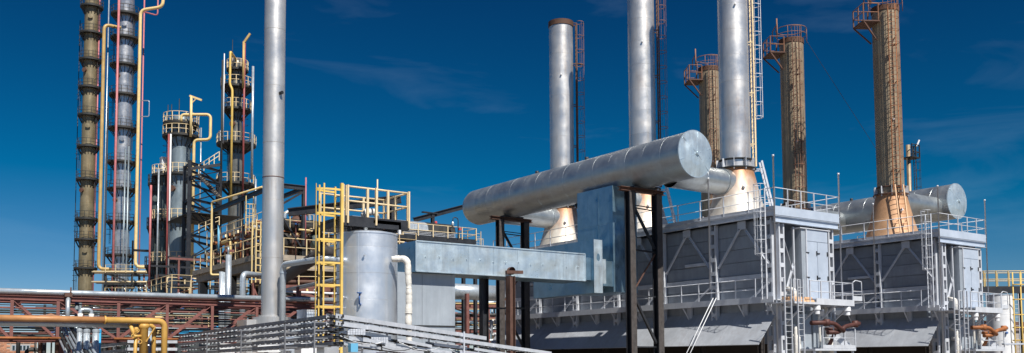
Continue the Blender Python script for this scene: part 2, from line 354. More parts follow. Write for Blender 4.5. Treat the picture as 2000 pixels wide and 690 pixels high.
# ================================================================ furnaces
def furnace(x0, label, first):
    y0, y1, zd, zw = 31.35, 56.5, 9.92, 5.27; x1 = x0+4.6
    f = T('process_furnace', label, 'furnace', (x0+2.3, (y0+y1)/2, 0), 'process furnaces')
    P('casing', MB().box((x0+0.10,y0+0.95,3.0),(x1-0.1,y1,zd-0.36)), 'furnace', f)
    PS('end_cheek', MB().box((x0+0.08,y0+0.12,zw),(x0+0.12,y0+0.95,zd-0.36)).box((x1-0.14,y0+0.12,zw),(x1-0.1,y0+0.95,zd-0.36)), 'furnace', f)
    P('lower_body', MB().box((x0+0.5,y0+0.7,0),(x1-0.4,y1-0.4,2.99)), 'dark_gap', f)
    # top deck with edge channel
    P('deck', MB().box((x0-0.42,y0-0.35,zd-0.05),(x1+0.45,y1+0.3,zd)), 'furnace_steel', f)
    e = MB(); e.ibeam((x0-0.37,y0-0.30,zd-0.20),(x0-0.37,y1+0.25,zd-0.20),0.12,0.28,0.02); e.ibeam((x1+0.40,y0-0.30,zd-0.20),(x1+0.40,y1+0.25,zd-0.20),0.12,0.28,0.02)
    PS('deck_edge_beam', e, 'furnace_steel', f)
    P('end_beam', MB().ibeam((x0-0.42,y0-0.26,zd-0.52),(x1+0.34,y0-0.26,zd-0.52),0.22,0.34,0.025), 'door_silver', f)
    P('end_fascia', MB().box((x0-0.43,y0-0.36,zd-0.32),(x1+0.33,y0-0.34,zd+0.14)), 'door_silver', f)
    # side wall: bays of panels between lattice columns
    ys = [y0+0.05+4.02*i for i in range(7)]
    nst = 6; z0w, z1w = zw+0.02, zd-0.42; hh = (z1w-z0w)/nst
    for i in range(6):
        for k in range(nst):
            ya, yb = ys[i]+0.02, ys[i+1]-0.02
            pr = random.uniform(0.0,0.02)
            I('wall_panel', cached(('wp',), lambda: MB().box((-0.05,0,0),(0.0,3.98,hh-0.03)).mesh('wall_panel','furnace')), f, V(x0+0.09-pr, ya, z0w+k*hh+0.015))
    for i,y in enumerate(ys):
        lattice_column(f, (x0-0.15 if i else x0-0.02, y+(0.30 if i == 0 else 0), 0), 3.6 if i else 0.0, zd-0.36, (0,1,0))
    br = MB(); gp = MB(); ch = MB()
    for i in range(6):
        ym = (ys[i]+ys[i+1])/2
        gp.box((x0-0.20,ym-0.28,zd-0.80),(x0-0.18,ym+0.28,zd-0.36))
        for s in (-1,1): br.angle((x0-0.15,ym+s*0.15,zd-0.75),(x0-0.15,ym+s*1.72,zd-2.75),0.10,0.02)
        ch.prof((x0-0.02,ys[i]+0.2,zw+1.28),(x0-0.02,ys[i+1]-0.2,zw+1.28),[(-0.05,-0.12),(0.05,-0.12),(0.05,-0.09),(-0.03,-0.09),(-0.03,0.09),(0.05,0.09),(0.05,0.12),(-0.05,0.12)])
        if i % 2: ch.prof((x0-0.02,ys[i]+0.2,zw+2.25),(x0-0.02,ym+0.3,zw+2.25),[(-0.05,-0.08),(0.05,-0.08),(0.05,0.08),(-0.05,0.08)])
        br.angle((x0-0.2,ys[i]+0.25,zw+0.9),(x0-0.2,ys[i]+1.5,zw+0.1),0.09,0.02)
    PS('wall_brace', br, 'furnace_steel', f); PS('gusset_plate', gp, 'furnace_steel', f); PS('wall_channel', ch, 'furnace_steel', f)
    # top railing
    railing(f, [(x0-0.38,y1+0.2,zd),(x0-0.38,y0-0.30,zd)], gap=1.75, toe=0.15)
    railing(f, [(x0-0.42,y0-0.31,zd),(x1+0.40,y0-0.31,zd)], gap=1.0, toe=0.0)
    railing(f, [(x1+0.40,y0-0.31,zd),(x1+0.40,y0+9,zd)], gap=1.6)
    # mid walkway along the side
    wk = P('walkway', MB().box((x0-0.62,y0-0.3,zw-0.06),(x0+0.04,y1-0.4,zw)), 'furnace_steel', f)
    ed = MB().prof((x0-0.63,y0-0.3,zw-0.06),(x0-0.63,y1-0.4,zw-0.06),[(-0.02,-0.12),(0.02,-0.12),(0.02,0.2),(-0.02,0.2)]); P('toe_board', ed, 'furnace_steel', wk)
    bk = MB()
    for i,y in enumerate(ys):
        for yy in (y+0.02, y+2.0):
            bk.beam((x0,yy,zw-0.13),(x0-0.60,yy,zw-0.13),0.08,0.12); bk.angle((x0-0.56,yy,zw-0.18),(x0+0.0,yy,zw-0.95),0.08,0.015)
            bk.box((x0-0.10,yy-0.16,zw-1.05),(x0+0.02,yy+0.16,zw-0.10))
    PS('bracket', bk, 'furnace_steel', wk)
    railing(f, [(x0-0.59,y1-0.5,zw),(x0-0.59,y0+0.9,zw)], gap=1.35)
    # inclined skirt plates
    for i in range(9):
        ya, yb = y0+0.02+i*2.76, y0+0.02+(i+1)*2.76-0.015
        m = MB(); zt, zb, xa, xb = 4.72, 2.95, x0+0.08, x0-1.50+random.uniform(-.012,.012)
        m.add([(xb,ya,zb),(xb,yb,zb),(xa,yb,zt),(xa,ya,zt),(xb+.02,ya,zb-.03),(xb+.02,yb,zb-.03),(xa,yb,zt-.04),(xa,ya,zt-.04)],
              [(3,2,1,0),(4,5,6,7),(0,1,5,4),(1,2,6,5),(2,3,7,6),(3,0,4,7)])
        P('skirt_plate', m, 'skirt', f)
    lg = MB()
    for i in range(7):
        lg.ibeam((x0-0.9,ys[i]+0.3,0),(x0-0.9,ys[i]+0.3,3.35),0.25,0.25,0.03)
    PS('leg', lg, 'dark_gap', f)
    # ---- burner end
    lattice_column(f, (x0+0.24,y0-0.10,0), 0, zd-0.72, (1,0,0)); lattice_column(f, (x1-0.24,y0-0.10,0), 0, zd-0.72, (1,0,0))
    ep = MB()
    for k in range(6):
        for a,b in ((x0+0.5,x0+1.4),(x0+3.85,x1-0.45)): ep.box((a,y0+0.90,z0w+k*hh+0.015),(b,y0+0.95,z0w+(k+1)*hh-0.015))
    PS('end_panel', ep, 'furnace', f)
    xa, xb = x0+1.55, x0+3.72; zt = 9.02
    bx = P('header_box', MB().box((xa,y0-0.42,zw+0.03),(xb,y0+0.97,zt)), 'plenum', f)
    P('box_lid', MB().box((xa-0.20,y0-0.52,zt),(xb+0.18,y0+0.1,zt+0.05)), 'furnace_steel', bx)
    P('top_panel', MB().box((xa+0.38,y0-0.46,zt-0.62),(xb-0.02,y0-0.42,zt-0.02)), 'door_silver', bx)
    xm = (xa+0.38+xb-0.02)/2
    for a,b in ((xa+0.38,xm-0.015),(xm+0.015,xb-0.02)):
        d = P('door_leaf', MB().box((a,y0-0.465,zw+0.08),(b,y0-0.42,zt-0.65)), 'door_silver', f)
        P('lower_panel', MB().box((a+0.03,y0-0.475,zw+0.10),(b-0.03,y0-0.465,zw+0.85)), 'door_silver', d)
        hg = MB()
        for z in (zt-1.25,zt-2.55):
            hg.box((a-0.08,y0-0.50,z-0.03),(a+0.16,y0-0.47,z+0.03)); hg.box((b-0.10,y0-0.52,z-0.12),(b-0.06,y0-0.47,z+0.12))
        P('hinge', hg, 'black_steel', d)
    P('door_stile', MB().box((xa+0.30,y0-0.50,zw+0.02),(xa+0.37,y0-0.42,zt)), 'furnace_steel', f)
    b2 = MB()
    for (p,q) in (((x0+0.52,zt-0.6),(x0+1.28,zt-2.5)),((x0+0.55,zw+0.3),(x0+1.3,zw+2.0)),((x1-0.5,zt-1.2),(xb+0.05,zt-3.0)),((x0+1.28,zt+0.1),(x0+1.28,zw)),((xb+0.2,zt),(x1-0.5,zt-1.3))):
        b2.angle((p[0],y0-0.12,p[1]),(q[0],y0-0.12,q[1]),0.09,0.02)
    PS('end_brace', b2, 'furnace_steel', f)
    # mid platform in front of the doors
    pf = P('burner_platform', MB().box((x0-0.55,y0-1.5,zw-0.24),(x0+4.35,y0+0.0,zw-0.19)), 'furnace_steel', f)
    P('toe_board', MB().box((x0+1.2,y0-1.53,zw-0.30),(x0+4.38,y0-1.50,zw+0.02)).box((x0+4.35,y0-1.5,zw-0.30),(x0+4.38,y0,zw+0.02)).box((x0-0.55,y0-1.53,zw-0.30),(x0+1.2,y0-1.5,zw-0.20)), 'furnace_steel', pf)
    bk = MB()
    for x in (x0+0.4,x0+1.6,x0+2.9,x0+4.1):
        bk.angle((x,y0-1.4,zw-0.3),(x,y0-0.05,zw-1.35),0.08,0.015); bk.beam((x,y0-1.45,zw-0.30),(x,y0,zw-0.30),0.07,0.1)
    PS('bracket', bk, 'furnace_steel', pf)
    railing(f, [(x0+0.75,y0-1.48,zw-0.19),(x0+4.33,y0-1.48,zw-0.19),(x0+4.33,y0-0.1,zw-0.19)], gap=1.0, mids=(0.55,))
    railing(f, [(x0-0.55,y0-1.48,zw-0.19),(x0-0.05,y0-1.48,zw-0.19)], gap=0.6)
    gt = MB(); gx = x0+4.36
    gt.tube(bend([(gx,y0-1.47,zw+0.95),(gx+0.25,y0-1.47,zw+1.08),(gx+0.78,y0-1.47,zw+1.02),(gx+0.78,y0-1.47,zw-0.02)],0.06),0.028,6); gt.box((gx,y0-1.49,zw+0.0),(gx+0.80,y0-1.46,zw+0.24)); gt.box((gx,y0-1.46,zw-0.03),(gx+0.80,y0-0.75,zw+0.0)); gt.tube([(gx,y0-1.47,zw+0.5),(gx+0.78,y0-1.47,zw+0.5)],0.02,6)
    P('side_basket', gt, 'furnace_steel', f)
    for x in (x0+1.45, x0+4.0):
        lm = MB(); lm.lathe((x,y0-1.35,zw-0.78),[(0,0),(0.14,0.0),(0.14,0.2),(0.19,0.22),(0.17,0.42),(0.09,0.48),(0,0.49)],14)
        P('lamp', lm, 'white_paint', f)
    # low platform and burner gear
    zl = 2.72
    P('low_platform', MB().box((x0+0.9,y0-1.6,zl-0.10),(x0+4.3,y0-0.1,zl)), 'furnace_steel', f)
    railing(f, [(x0+1.55,y0-1.58,zl),(x0+4.28,y0-1.58,zl),(x0+4.28,y0-0.2,zl)], gap=0.8, toe=0.18)
    legs = MB()
    for x in (x0+1.0,x0+4.2): legs.beam((x,y0-1.45,0),(x,y0-1.45,zl-0.1),0.1)
    PS('platform_leg', legs, 'furnace_steel', f)
    fb = MB(); fb.box((x0+1.35,y0-0.30,1.2),(x0+2.35,y0+0.9,4.55)); fb.box((x0+2.45,y0-0.35,1.5),(x0+2.95,y0+0.9,4.75)); fb.box((x0+3.05,y0-0.28,1.2),(x0+4.15,y0+0.9,4.45))
    PS('firebox_panel', fb, 'plenum', f)
    pp = MB()
    for x,za,zb,r in ((x0+0.72,5.1,5.75,0.12),(x0+0.95,0.5,3.3,0.13),(x0+0.72,0.4,3.9,0.09),(x0+3.65,0.3,3.2,0.12),(x0+3.3,3.0,4.9,0.10),(x0+2.7,1.0,4.9,0.07)): pp.tube(bend([(x,y0-0.55,za),(x,y0-0.55,zb),(x,y0-0.1,zb+0.1)],0.15),r,10)
    PS('fuel_pipe', pp, 'insul', f)
    bl = MB(); yb = y0-1.62
    bl.tube(bend([(x0+0.85,yb+0.2,4.02),(x0+1.9,yb,4.05),(x0+2.35,yb-0.1,4.02),(x0+3.05,yb-0.15,3.62)],0.3),0.115,12)
    bl.tube(bend([(x0+2.05,yb+0.1,3.55),(x0+2.9,yb,3.58),(x0+3.3,yb,3.86),(x0+4.75,yb+0.1,4.06)],0.3),0.115,12)
    bl.tube([(x0+2.3,yb+0.35,3.75),(x0+3.2,yb+0.3,3.78)],0.11,12); bl.tube([(x0+1.85,yb+0.0,3.88),(x0+1.85,yb+0.0,4.22)],0.17,12); bl.tube([(x0+4.35,yb+0.07,3.85),(x0+4.35,yb+0.07,4.2)],0.16,12)
    bl.tube([(x0+2.7,yb+0.1,3.6),(x0+2.75,yb+0.6,2.8)],0.1,10)
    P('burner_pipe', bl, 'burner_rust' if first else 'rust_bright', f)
    st = MB(); st.beam((x0+3.2,y0-0.2,4.0),(x0+4.2,y0-1.2,zl+0.1),0.05,0.25); st.beam((x0+3.45,y0-0.2,4.0),(x0+4.4,y0-1.2,zl+0.1),0.05,0.25)
    PS('chute', st, 'furnace_steel', f)
    # ladders and poles
    ladder(f, (x0-1.35,y0-1.75,0.0), zw+0.9, (1,0,0), (0,-1,0), width=0.5)
    ladder(f, (x0-0.45,y0-1.80,1.6), zw+0.9, (1,0,0), (0,-1,0), width=0.42)
    ladder(f, (x0-0.78,y0+0.15,zw), zd+1.05, (0.35,1,0), (-1,0.2,0), width=0.46, cage=zw+2.3, hoopgap=0.72, top=0.3, cr=0.33)
    pl = MB()
    for (x,y,za,zb) in ((x0-0.45,y0-0.34,zw-3,12.6),(x1+0.42,y0-0.33,zw,12.25),(x0-0.58,y0+4.0,zw+0.8,12.1)): pl.tube([(x,y,za),(x,y,zb),(x,y,zb),(x,y,zb+0.1)],[0.04,0.04,0.06,0.06],8)
    PS('lamp_pole', pl, 'furnace_steel', f)
    return f
furnace(39.0, 'silver process furnace with dark burner pipes, nearer of the two, below the big header duct', True)
furnace(54.3, 'silver process furnace with orange burner pipes, farther right with a salmon cone on top', False)
pm = cached(('board',), lambda: MB().box((-0.75,-0.1,0),(0.75,0.1,0.07)).mesh('board','board_wood'))
bx0 = 39.0
for i in range(12):
    o = bpy.data.objects.new('board', pm); COL.objects.link(o)
    o.location = (bx0+0.62+0.05*(i%2), 31.35-1.15+0.24*(i%3)+0.02*i, 5.08+0.072*(i//3)); o.rotation_euler = (0,0.0,0.06*(i%3)-0.05)
    tag(o, 'salmon wooden board lying in the pile on the near furnace platform', 'board', 'boards piled on the furnace platform')
# hoist rope pair hanging in front of the near furnace skirt
for dx in (0,1):
    a = at(1393+6*dx,582,X=37.8); b = at(1341+7*dx,690,X=36.6)
    S('hoist_rope', MB().tube([a,b,b+(b-a)*0.4],0.022,6), 'white_paint', 'pale slack rope hanging in front of the near furnace skirt', 'rope', 'hoist ropes')
# ================================================================ flue stacks
def stack(x, y, ztop, label, shell, cone, group, lout, lmat, hmat, platform=None, inner=True, cone_ladder=None, cage0=None, hoopgap=1.0):
    zd = 9.92; s = T('flue_stack', label, 'chimney', (x,y,zd), group)
    zc = zd+3.15; r0, r1, rs = 1.72, 0.98, 0.86
    P('cone', MB().lathe((x,y,0),[(r0+0.06,zd+0.12),(r0+0.06,zd+0.30),(r0,zd+0.32),(r1+0.37,zd+1.55),(r1+0.368,zd+1.57),(r1,zc)],44), cone, s)
    P('base_ring', MB().lathe((x,y,0),[(r0+0.22,zd+0.002),(r0+0.22,zd+0.12),(r0+0.0,zd+0.125)],40), 'rust', s)
    c = MB(); c.lathe((x,y,0),[(r1-0.02,zc),(r1+0.16,zc+0.01),(r1+0.16,zc+0.07),(rs+0.02,zc+0.08),(rs+0.02,zc+0.50),(rs+0.14,zc+0.51),(rs+0.14,zc+0.57),(rs,zc+0.58)],36)
    cl = P('collar', c, 'platform_dark' if cone == 'cone_silver' else 'rust', s)
    P('collar_band', MB().lathe((x,y,0),[(rs+0.03,zc+0.10),(rs+0.03,zc+0.48)],36), shell, cl)
    for k in range(10):
        a = 2*math.pi*k/10; I('gusset', cached(('gus',), lambda: MB().box((0.88,-0.012,-0.1),(1.12,0.012,0.58)).mesh('gusset','furnace_steel')), cl, V(x,y,zc), a)
    z = zc+0.58; ch = 1.5; k = 0
    while z < ztop-0.05:
        h = min(ch, ztop-z); rr = rs+(0.003 if k%2 else 0.0)
        me = cached(('course',shell,rr,round(h,2)), lambda: MB().lathe((0,0,0),[(rr-0.006,0.0),(rr,0.006),(rr,h-0.006),(rr-0.006,h)],40).mesh('shell_course',shell))
        I('shell_course', me, s, V(x,y,z), random.random()*6); z += h; k += 1
    if True:
        P('rim', MB().lathe((x,y,0),[(rs+0.01,ztop-0.32),(rs+0.05,ztop-0.3),(rs+0.05,ztop+0.06),(rs-0.06,ztop+0.06),(rs-0.08,ztop-2.5)],40), 'rim_rust', s)
    o = Vector(lout).normalized(); sd = V(-o.y,o.x,0)
    b = V(x,y,zc+0.2)+o*(rs+0.26)
    ladder(s, b, ztop-0.05 if inner else ztop, sd, o, lmat, width=0.48, cage=(cage0 or zc+2.2), cmat=hmat, hoopgap=hoopgap, rr=0.035, top=0.9 if inner else 0, cr=0.38)
    so_ = MB(); zz = zc+1.5
    while zz < min(ztop,40):
        for q in (-0.23,0.23): so_.beam(V(x,y,zz)+o*(rs-0.02)+sd*q, V(x,y,zz)+o*(rs+0.27)+sd*q, 0.06, 0.05)
        zz += 3.0
    PS('ladder_bracket', so_, lmat, s)
    zr = zc+6.2
    if inner:
        rp = MB(); zz = ztop-3.0; rp.box(V(x,y,zz)+o*(rs+0.3)+V(-0.02,-0.02,0), V(x,y,zz+0.05)+o*(rs+0.75)+V(0.02,0.02,0))
        P('rest_plate', rp, lmat, s)
    if platform is not None:
        d = Vector(platform).normalized(); e = V(-d.y,d.x,0); zp = ztop-1.15
        m = MB(); a = V(x,y,zp)+d*(rs-0.1)
        m.add([a-e*0.8,a+e*0.8,a+e*0.8+d*1.15,a-e*0.8+d*1.15,a-e*0.8+V(0,0,0.08),a+e*0.8+V(0,0,0.08),a+e*0.8+d*1.15+V(0,0,0.08),a-e*0.8+d*1.15+V(0,0,0.08)],[(3,2,1,0),(4,5,6,7),(0,1,5,4),(1,2,6,5),(2,3,7,6),(3,0,4,7)])
        for q in (-0.75,0.75): m.beam(a+e*q+d*1.1, a+e*q*0.55+V(0,0,-1.15)+d*0.08, 0.09)
        p = P('platform', m, 'rust', s)
        railing(p, [a-e*0.78+d*0.1+V(0,0,.08),a-e*0.78+d*1.12+V(0,0,.08),a+e*0.78+d*1.12+V(0,0,.08),a+e*0.78+d*0.1+V(0,0,.08)], 'rust_cage', h=1.15, gap=0.8, joined=True, pr=0.032)
        h = MB(); q = a+d*0.55-e*0.3; h.tube([q+V(0,0,1.2),q+V(0,0,1.95),q+e*1.0+V(0,0,2.15),q+e*1.0+V(0,0,1.2)],0.04,6,caps=True); h.tube([q+e*0.95+V(0,0,1.2),q+e*0.95+V(0,0,2.6)],0.05,6)
        n = 14; pts = [V(x,y,ztop+0.85)+V(math.cos(2*math.pi*k/n),math.sin(2*math.pi*k/n),0)*(rs+0.25) for k in range(n)]
        h.tube(pts,0.028,6,closed=True); h.tube([v+V(0,0,-0.45) for v in pts],0.022,6,closed=True)
        for v in pts[::2]: h.tube([v,v+V(0,0,-1.1)],0.022,6)
        P('top_rail', h, 'rust_cage', s)
    if cone_ladder is not None:
        d = Vector(cone_ladder).normalized(); e = V(-d.y,d.x,0); m = MB()
        pa = V(x,y,zd+0.4)+d*(r0+0.42); pb = V(x,y,zc+0.5)+d*(r1+0.45); mt = lmat if cone == 'cone_rust' else 'furnace_steel'
        for q in (-0.27,0.27): m.beam(pa+e*q,pb+e*q,0.07,0.10,up=d)
        for q in (-0.27,0.27):
            for t in (0.25,0.85): c0 = pa.lerp(pb,t)+e*q; m.beam(c0,c0-d*0.42,0.05)
        l = P('cone_ladder', m, 'board_wood' if cone == 'cone_rust' else mt, s)
        rm = cached(('crung',mt), lambda: MB().tube([(-0.27,0,0),(0.27,0,0)],0.02,6).mesh('rung',mt))
        for k in range(9): I('rung', rm, l, pa.lerp(pb,(k+0.7)/9.6), math.atan2(e.y,e.x))
    P('peephole', MB().lathe(V(x,y,zd+2.0)+V(-0.50,-0.86,0)*1.32,[(0.0,0.12),(0.09,0.12),(0.09,-0.05)],10,axis=(-0.5,-0.86,0.3)), 'white_paint', s)
    P('test_port', MB().lathe(V(x,y,zc+(9.5 if x < 50 else 5))+V(-0.62,-0.78,0)*0.9,[(0.0,0.10),(0.06,0.10),(0.06,-0.1)],8,axis=(-0.62,-0.78,0)), 'white_paint', s)
    return s
rt = (0.86,-0.5,0)
stack(41.5,36.05,31.0,'tall silver flue stack with pale ladder cage, nearest to the big header duct end','silver','cone_silver','flue stacks of the near furnace',rt,'cream','white_paint',inner=False,cone_ladder=(0.8,-0.6,0),cage0=16.2,hoopgap=0.83)
stack(41.5,43.75,31.0,'tall silver flue stack rising behind the middle of the header duct','silver','cone_silver','flue stacks of the near furnace',rt,'rust','rust_cage',inner=False,cone_ladder=(0.8,-0.6,0),cage0=16.2)
stack(41.5,52.1,26.6,'shorter silver flue stack with its open dark rim in view, leftmost of the furnace stacks','silver','cone_silver','flue stacks of the near furnace',rt,'rust','rust_cage',cage0=16.2,hoopgap=1.05)
lf = (-0.60,-0.80,0)
for y,lab in ((36.0,'rusty tan flue stack with caged ladder above the salmon cone, rightmost in view'),(43.75,'rusty tan flue stack with caged ladder, middle of the far furnace row'),(51.9,'rusty tan flue stack half hidden behind the silver stack above the header duct end')):
    stack(56.8,y,25.9,lab,'stack_tan','cone_rust','flue stacks of the far furnace',lf,'rust_bright' if y < 40 else 'rust','rust_cage',platform=(-0.85,0.52,0),cone_ladder=lf if y < 40 else None,cage0=14.6,hoopgap=0.85)
# ================================================================ header ducts
def header(x, y0, y1, z, r, bdir, xs, ys, label, mt):
    h = T('header_duct', label, 'duct', (x,(y0+y1)/2,z-r), 'flue header ducts')
    n = 15; L = (y1-y0)/n
    for k in range(n):
        rr = r+(0.003 if k%2 else 0); rr = round(rr,4)
        me = cached(('hc',mt,rr,round(L,3)), lambda: MB().lathe((0,0,0),[(rr-0.006,0),(rr,0.006),(rr,L-0.006),(rr-0.006,L)],48,axis=(0,1,0)).mesh('shell_course',mt))
        I('shell_course', me, h, V(x,y0+k*L,z))
    cap = P('end_cap', MB().lathe((x,y0,z),[(0,-0.16),(r*0.5,-0.12),(r-0.02,-0.02),(r+0.03,-0.02),(r+0.03,0.05),(r,0.06)],48,axis=(0,1,0)), 'galv', h)
    cr_ = MB()
    for k in range(6):
        a = math.radians(20+60*k); cr_.beam(V(x,y0-0.165,z)+V(math.cos(a),0,math.sin(a))*0.1, V(x,y0-0.035,z)+V(math.cos(a),0,math.sin(a))*(r-0.02),0.03,0.02,up=(0,1,0))
    cr_.lathe((x,y0-0.14,z),[(0,-0.1),(0.09,-0.1),(0.11,0.02)],12,axis=(0,1,0))
    P('cap_seam', cr_, 'galv', cap)
    P('far_cap', MB().lathe((x,y1,z),[(r,-0.02),(r*0.9,0.35),(r*0.55,0.6),(0,0.68)],48,axis=(0,1,0)), mt, h)
    for y in ys:
        zb = z-0.72 if x < 50 else z-0.40; xe = xs-bdir*1.08; rb = 0.72; L2 = abs(xe-x)
        m = MB(); m.lathe((x,y,zb),[(rb,0.2),(rb,L2*0.55),(rb+0.008,L2*0.555),(rb+0.008,L2-0.25),(rb+0.05,L2-0.24),(rb+0.05,L2+0.3)],32,axis=(bdir,0,0))
        P('branch_duct', m, mt, h)
    lg = MB()
    for t in (0.42,0.66): lg.tube([(x-0.1,y0+(y1-y0)*t,z+r-0.05),(x-0.1,y0+(y1-y0)*t,z+r+0.16)],0.12,8)
    PS('lifting_lug', lg, 'black_steel', h)
    return h
header(36.0,34.0,54.7,12.98,1.23,1,41.5,(36.05,43.75,52.1),'big silver horizontal header duct with round end cap, on black trestles before the near furnace','silver_duct')
header(63.0,34.9,54.7,13.15,1.23,-1,56.8,(36.0,43.75,51.9),'grey horizontal header duct behind the far furnace with its round end cap at right','silver_duct')
def trestle(y, x0, x1, ztop, label):
    t = T('trestle', label, 'support', ((x0+x1)/2,y,0), 'black steel trestles of the header duct')
    for x in (x0,x1):
        P('column', MB().ibeam((x,y,0),(x,y,ztop-0.22),0.42,0.42,0.035,up=(0,1,0)), 'black_steel', t)
        P('web_plate', MB().box((x-0.20,y-0.235,0),(x+0.20,y-0.213,ztop-0.3)), 'old_timber', t)
    P('cross_beam', MB().ibeam((x0-0.75,y,ztop-0.11),(x1+0.55,y,ztop-0.11),0.34,0.22,0.03), 'rust', t)
    m = MB()
    m.beam((x0+0.2,y,ztop-0.9),(x1-0.2,y,ztop-3.3),0.13); m.beam((x0+0.2,y,ztop-1.1),(x1-0.2,y,ztop-1.15),0.06); m.beam((x0+0.2,y,ztop-0.95),(x1-0.2,y,ztop-1.0),0.05); m.beam((x0+0.2,y,ztop-3.45),(x1-0.2,y,ztop-3.5),0.09)
    m.beam((x0+0.2,y,ztop-6.0),(x1-0.2,y,ztop-8.6),0.13); m.beam((x0+0.2,y,ztop-6.0),(x1-0.2,y,ztop-6.0),0.07); m.beam((x0+0.2,y,ztop-8.8),(x1-0.2,y,ztop-8.8),0.07)
    PS('brace', m, 'black_steel', t)
    P('rust_brace', MB().beam((x0+0.3,y,ztop-5.6),(x1-0.2,y,ztop-3.6),0.07), 'rust', t)
    P('saddle', MB().box((36-0.8,y-0.2,ztop),(36+0.8,y+0.2,ztop+0.10)), 'black_steel', t)
    return t
trestle(38.0,35.0,37.05,11.72,'black steel trestle under the header duct, in front of the near furnace doors')
trestle(50.6,35.0,37.05,11.72,'black steel trestle under the far left end of the header duct')
# ================================================================ rectangular ducts
d = T('box_duct', 'long dented galvanised box duct running from the tank towards the tall blue duct', 'duct', (27,39.4,6.45))
zt, zb = 7.88, 6.45
nx = 7; xs = [21.8+10.35*k/nx for k in range(nx+1)]
def dented(xa, xb, za, zb_, y, amp=0.026, n=14, seed=0):
    rnd = random.Random(seed); m = MB(); vs = []; ph = [rnd.uniform(0,6.28) for _ in range(6)]
    for j in range(n+1):
        for i in range(n+1):
            u, v = i/n, j/n; ed = min(1,4*min(u,1-u))*min(1,4*min(v,1-v))
            q = (math.sin(5*u+ph[0]+2*v)+math.sin(6*v+ph[1]-3*u)+math.sin(7*u*v+ph[2]))*amp/2
            vs.append((xa+(xb-xa)*u, y-q*ed, za+(zb_-za)*v))
    return m.add(vs, [(j*(n+1)+i, j*(n+1)+i+1, (j+1)*(n+1)+i+1, (j+1)*(n+1)+i) for j in range(n) for i in range(n)], True)
for k in range(nx): P('face_panel', dented(xs[k]+0.004,xs[k+1]-0.004,zb,zt,38.5,seed=k), 'galv', d)
sh = MB(); sh.box((21.8,38.50,zb-0.02),(32.15,40.4,zb)); sh.box((21.8,38.50,zt),(32.15,40.4,zt+0.02)); sh.box((21.78,38.52,zb),(21.80,40.4,zt)); sh.box((21.8,40.38,zb),(32.15,40.4,zt)); sh.box((32.15,38.52,zb),(32.17,40.4,zt))
P('shell', sh, 'galv_blue_shade', d)  # darker than the front panels: shade of these sides put into colour
lp = MB(); lp.beam((21.8,38.485,zt+0.01),(32.17,38.485,zt+0.01),0.05,0.06); lp.beam((21.8,38.485,zb),(32.17,38.485,zb),0.05,0.05); lp.beam((32.17,38.485,zb),(32.17,38.485,zt),0.05,0.05); lp.beam((21.79,38.485,zb),(21.79,38.485,zt),0.05,0.05)
PS('edge_angle', lp, 'galv', d)
sc_ = cached(('screw',), lambda: MB().lathe((0,0,0),[(0.018,0.03),(0.018,-0.035),(0,-0.04)],8,axis=(0,1,0)).mesh('screw','galv'))
for k in range(13): I('screw', sc_, d, V(22.3+0.78*k,38.46,zb+0.72+0.05*math.sin(k*2.1)))
P('neck', MB().box((32.17,38.95,zb+0.1),(32.95,40.2,zt-0.1)), 'galv_blue_shade', d)
pl = T('duct_plenum', 'upright flat galvanised plenum box between the long box duct and the blue duct', 'duct', (33.3,41.4,5.85))
P('shell', MB().box((32.96,38.70,5.85),(33.55,44.2,8.77)), 'galv_blue_shade', pl)  # side in shade painted dark blue, lit front panels lighter
for k in range(2): P('front_panel', dented(32.95,33.56,5.85+1.46*k,5.85+1.46*(k+1)-0.008,38.68,0.02,10,seed=20+k), 'galv', pl)
P('flange', MB().box((33.55,38.9,6.4),(34.0,38.93,7.75)), 'galv', pl); P('link', MB().box((33.55,39.2,6.3),(34.79,43.9,7.7)), 'galv_blue_shade', pl)
vd = T('riser_duct', 'tall blue galvanised riser duct dropping from the header duct behind the trestle', 'duct', (35.6,40.7,6.0))
P('shell', MB().box((34.8,39.2,6.0),(36.6,42.3,12.0)), 'galv_blue_shade', vd)
for k in range(4): P('front_panel', dented(34.79,36.6,6.0+1.45*k,6.0+1.45*(k+1)-0.01,39.17,0.03,12,seed=30+k), 'galv_blue_shade', vd)
P('corner_angle', MB().beam((34.79,39.17,6.0),(34.79,39.17,11.8),0.05), 'galv_blue_shade', vd)
se = MB(); se.beam((34.785,39.2,9.9),(34.785,42.3,9.9),0.012,0.03); se.beam((34.785,40.4,6.0),(34.785,40.4,11.7),0.012,0.03); PS('seam', se, 'galv_blue_shade', vd)
dd = T('duct_casing', 'plain grey sheet metal casing standing below the left end of the box duct', 'duct', (23,39.6,0))
for a,b in ((20.6,22.4),(22.4,24.25)):
    for za,zb2 in ((0,3.9),(3.9,6.42)): P('panel', MB().box((a+0.006,38.95,za+0.006),(b-0.006,40.3,zb2-0.006)), 'plenum', dd)
P('seam_bar', MB().box((20.6,38.90,3.87),(24.25,38.95,3.92)), 'platform_dark', dd)
# posts below the box duct
rp = T('duct_post', 'brown rusty steel post holding up the middle of the box duct', 'post', (27.05,38.2,0))
P('column', MB().ibeam((27.05,38.2,0),(27.05,38.2,6.44),0.38,0.32,0.03,up=(1,0,0)), 'rust', rp); P('bracket', MB().beam((26.75,38.15,6.62),(27.75,38.15,6.66),0.16,0.16).lathe((27.1,38.2,6.7),[(0.2,-0.1),(0.2,0.1),(0,0.12)],12,axis=(0,1,0)), 'rust', rp)
a = at(945,560,Y=40.0); ob = T('duct_post', 'black steel post under the box duct beside the grey casing', 'post', (a.x,40.0,0))
P('column', MB().ibeam((a.x,40.0,0),(a.x,40.0,6.42),0.36,0.36,0.03,up=(1,0,0)), 'black_steel', ob); P('crossbar', MB().beam((a.x,40.0,4.9),(a.x+3,40.6,5.0),0.08), 'black_steel', ob)
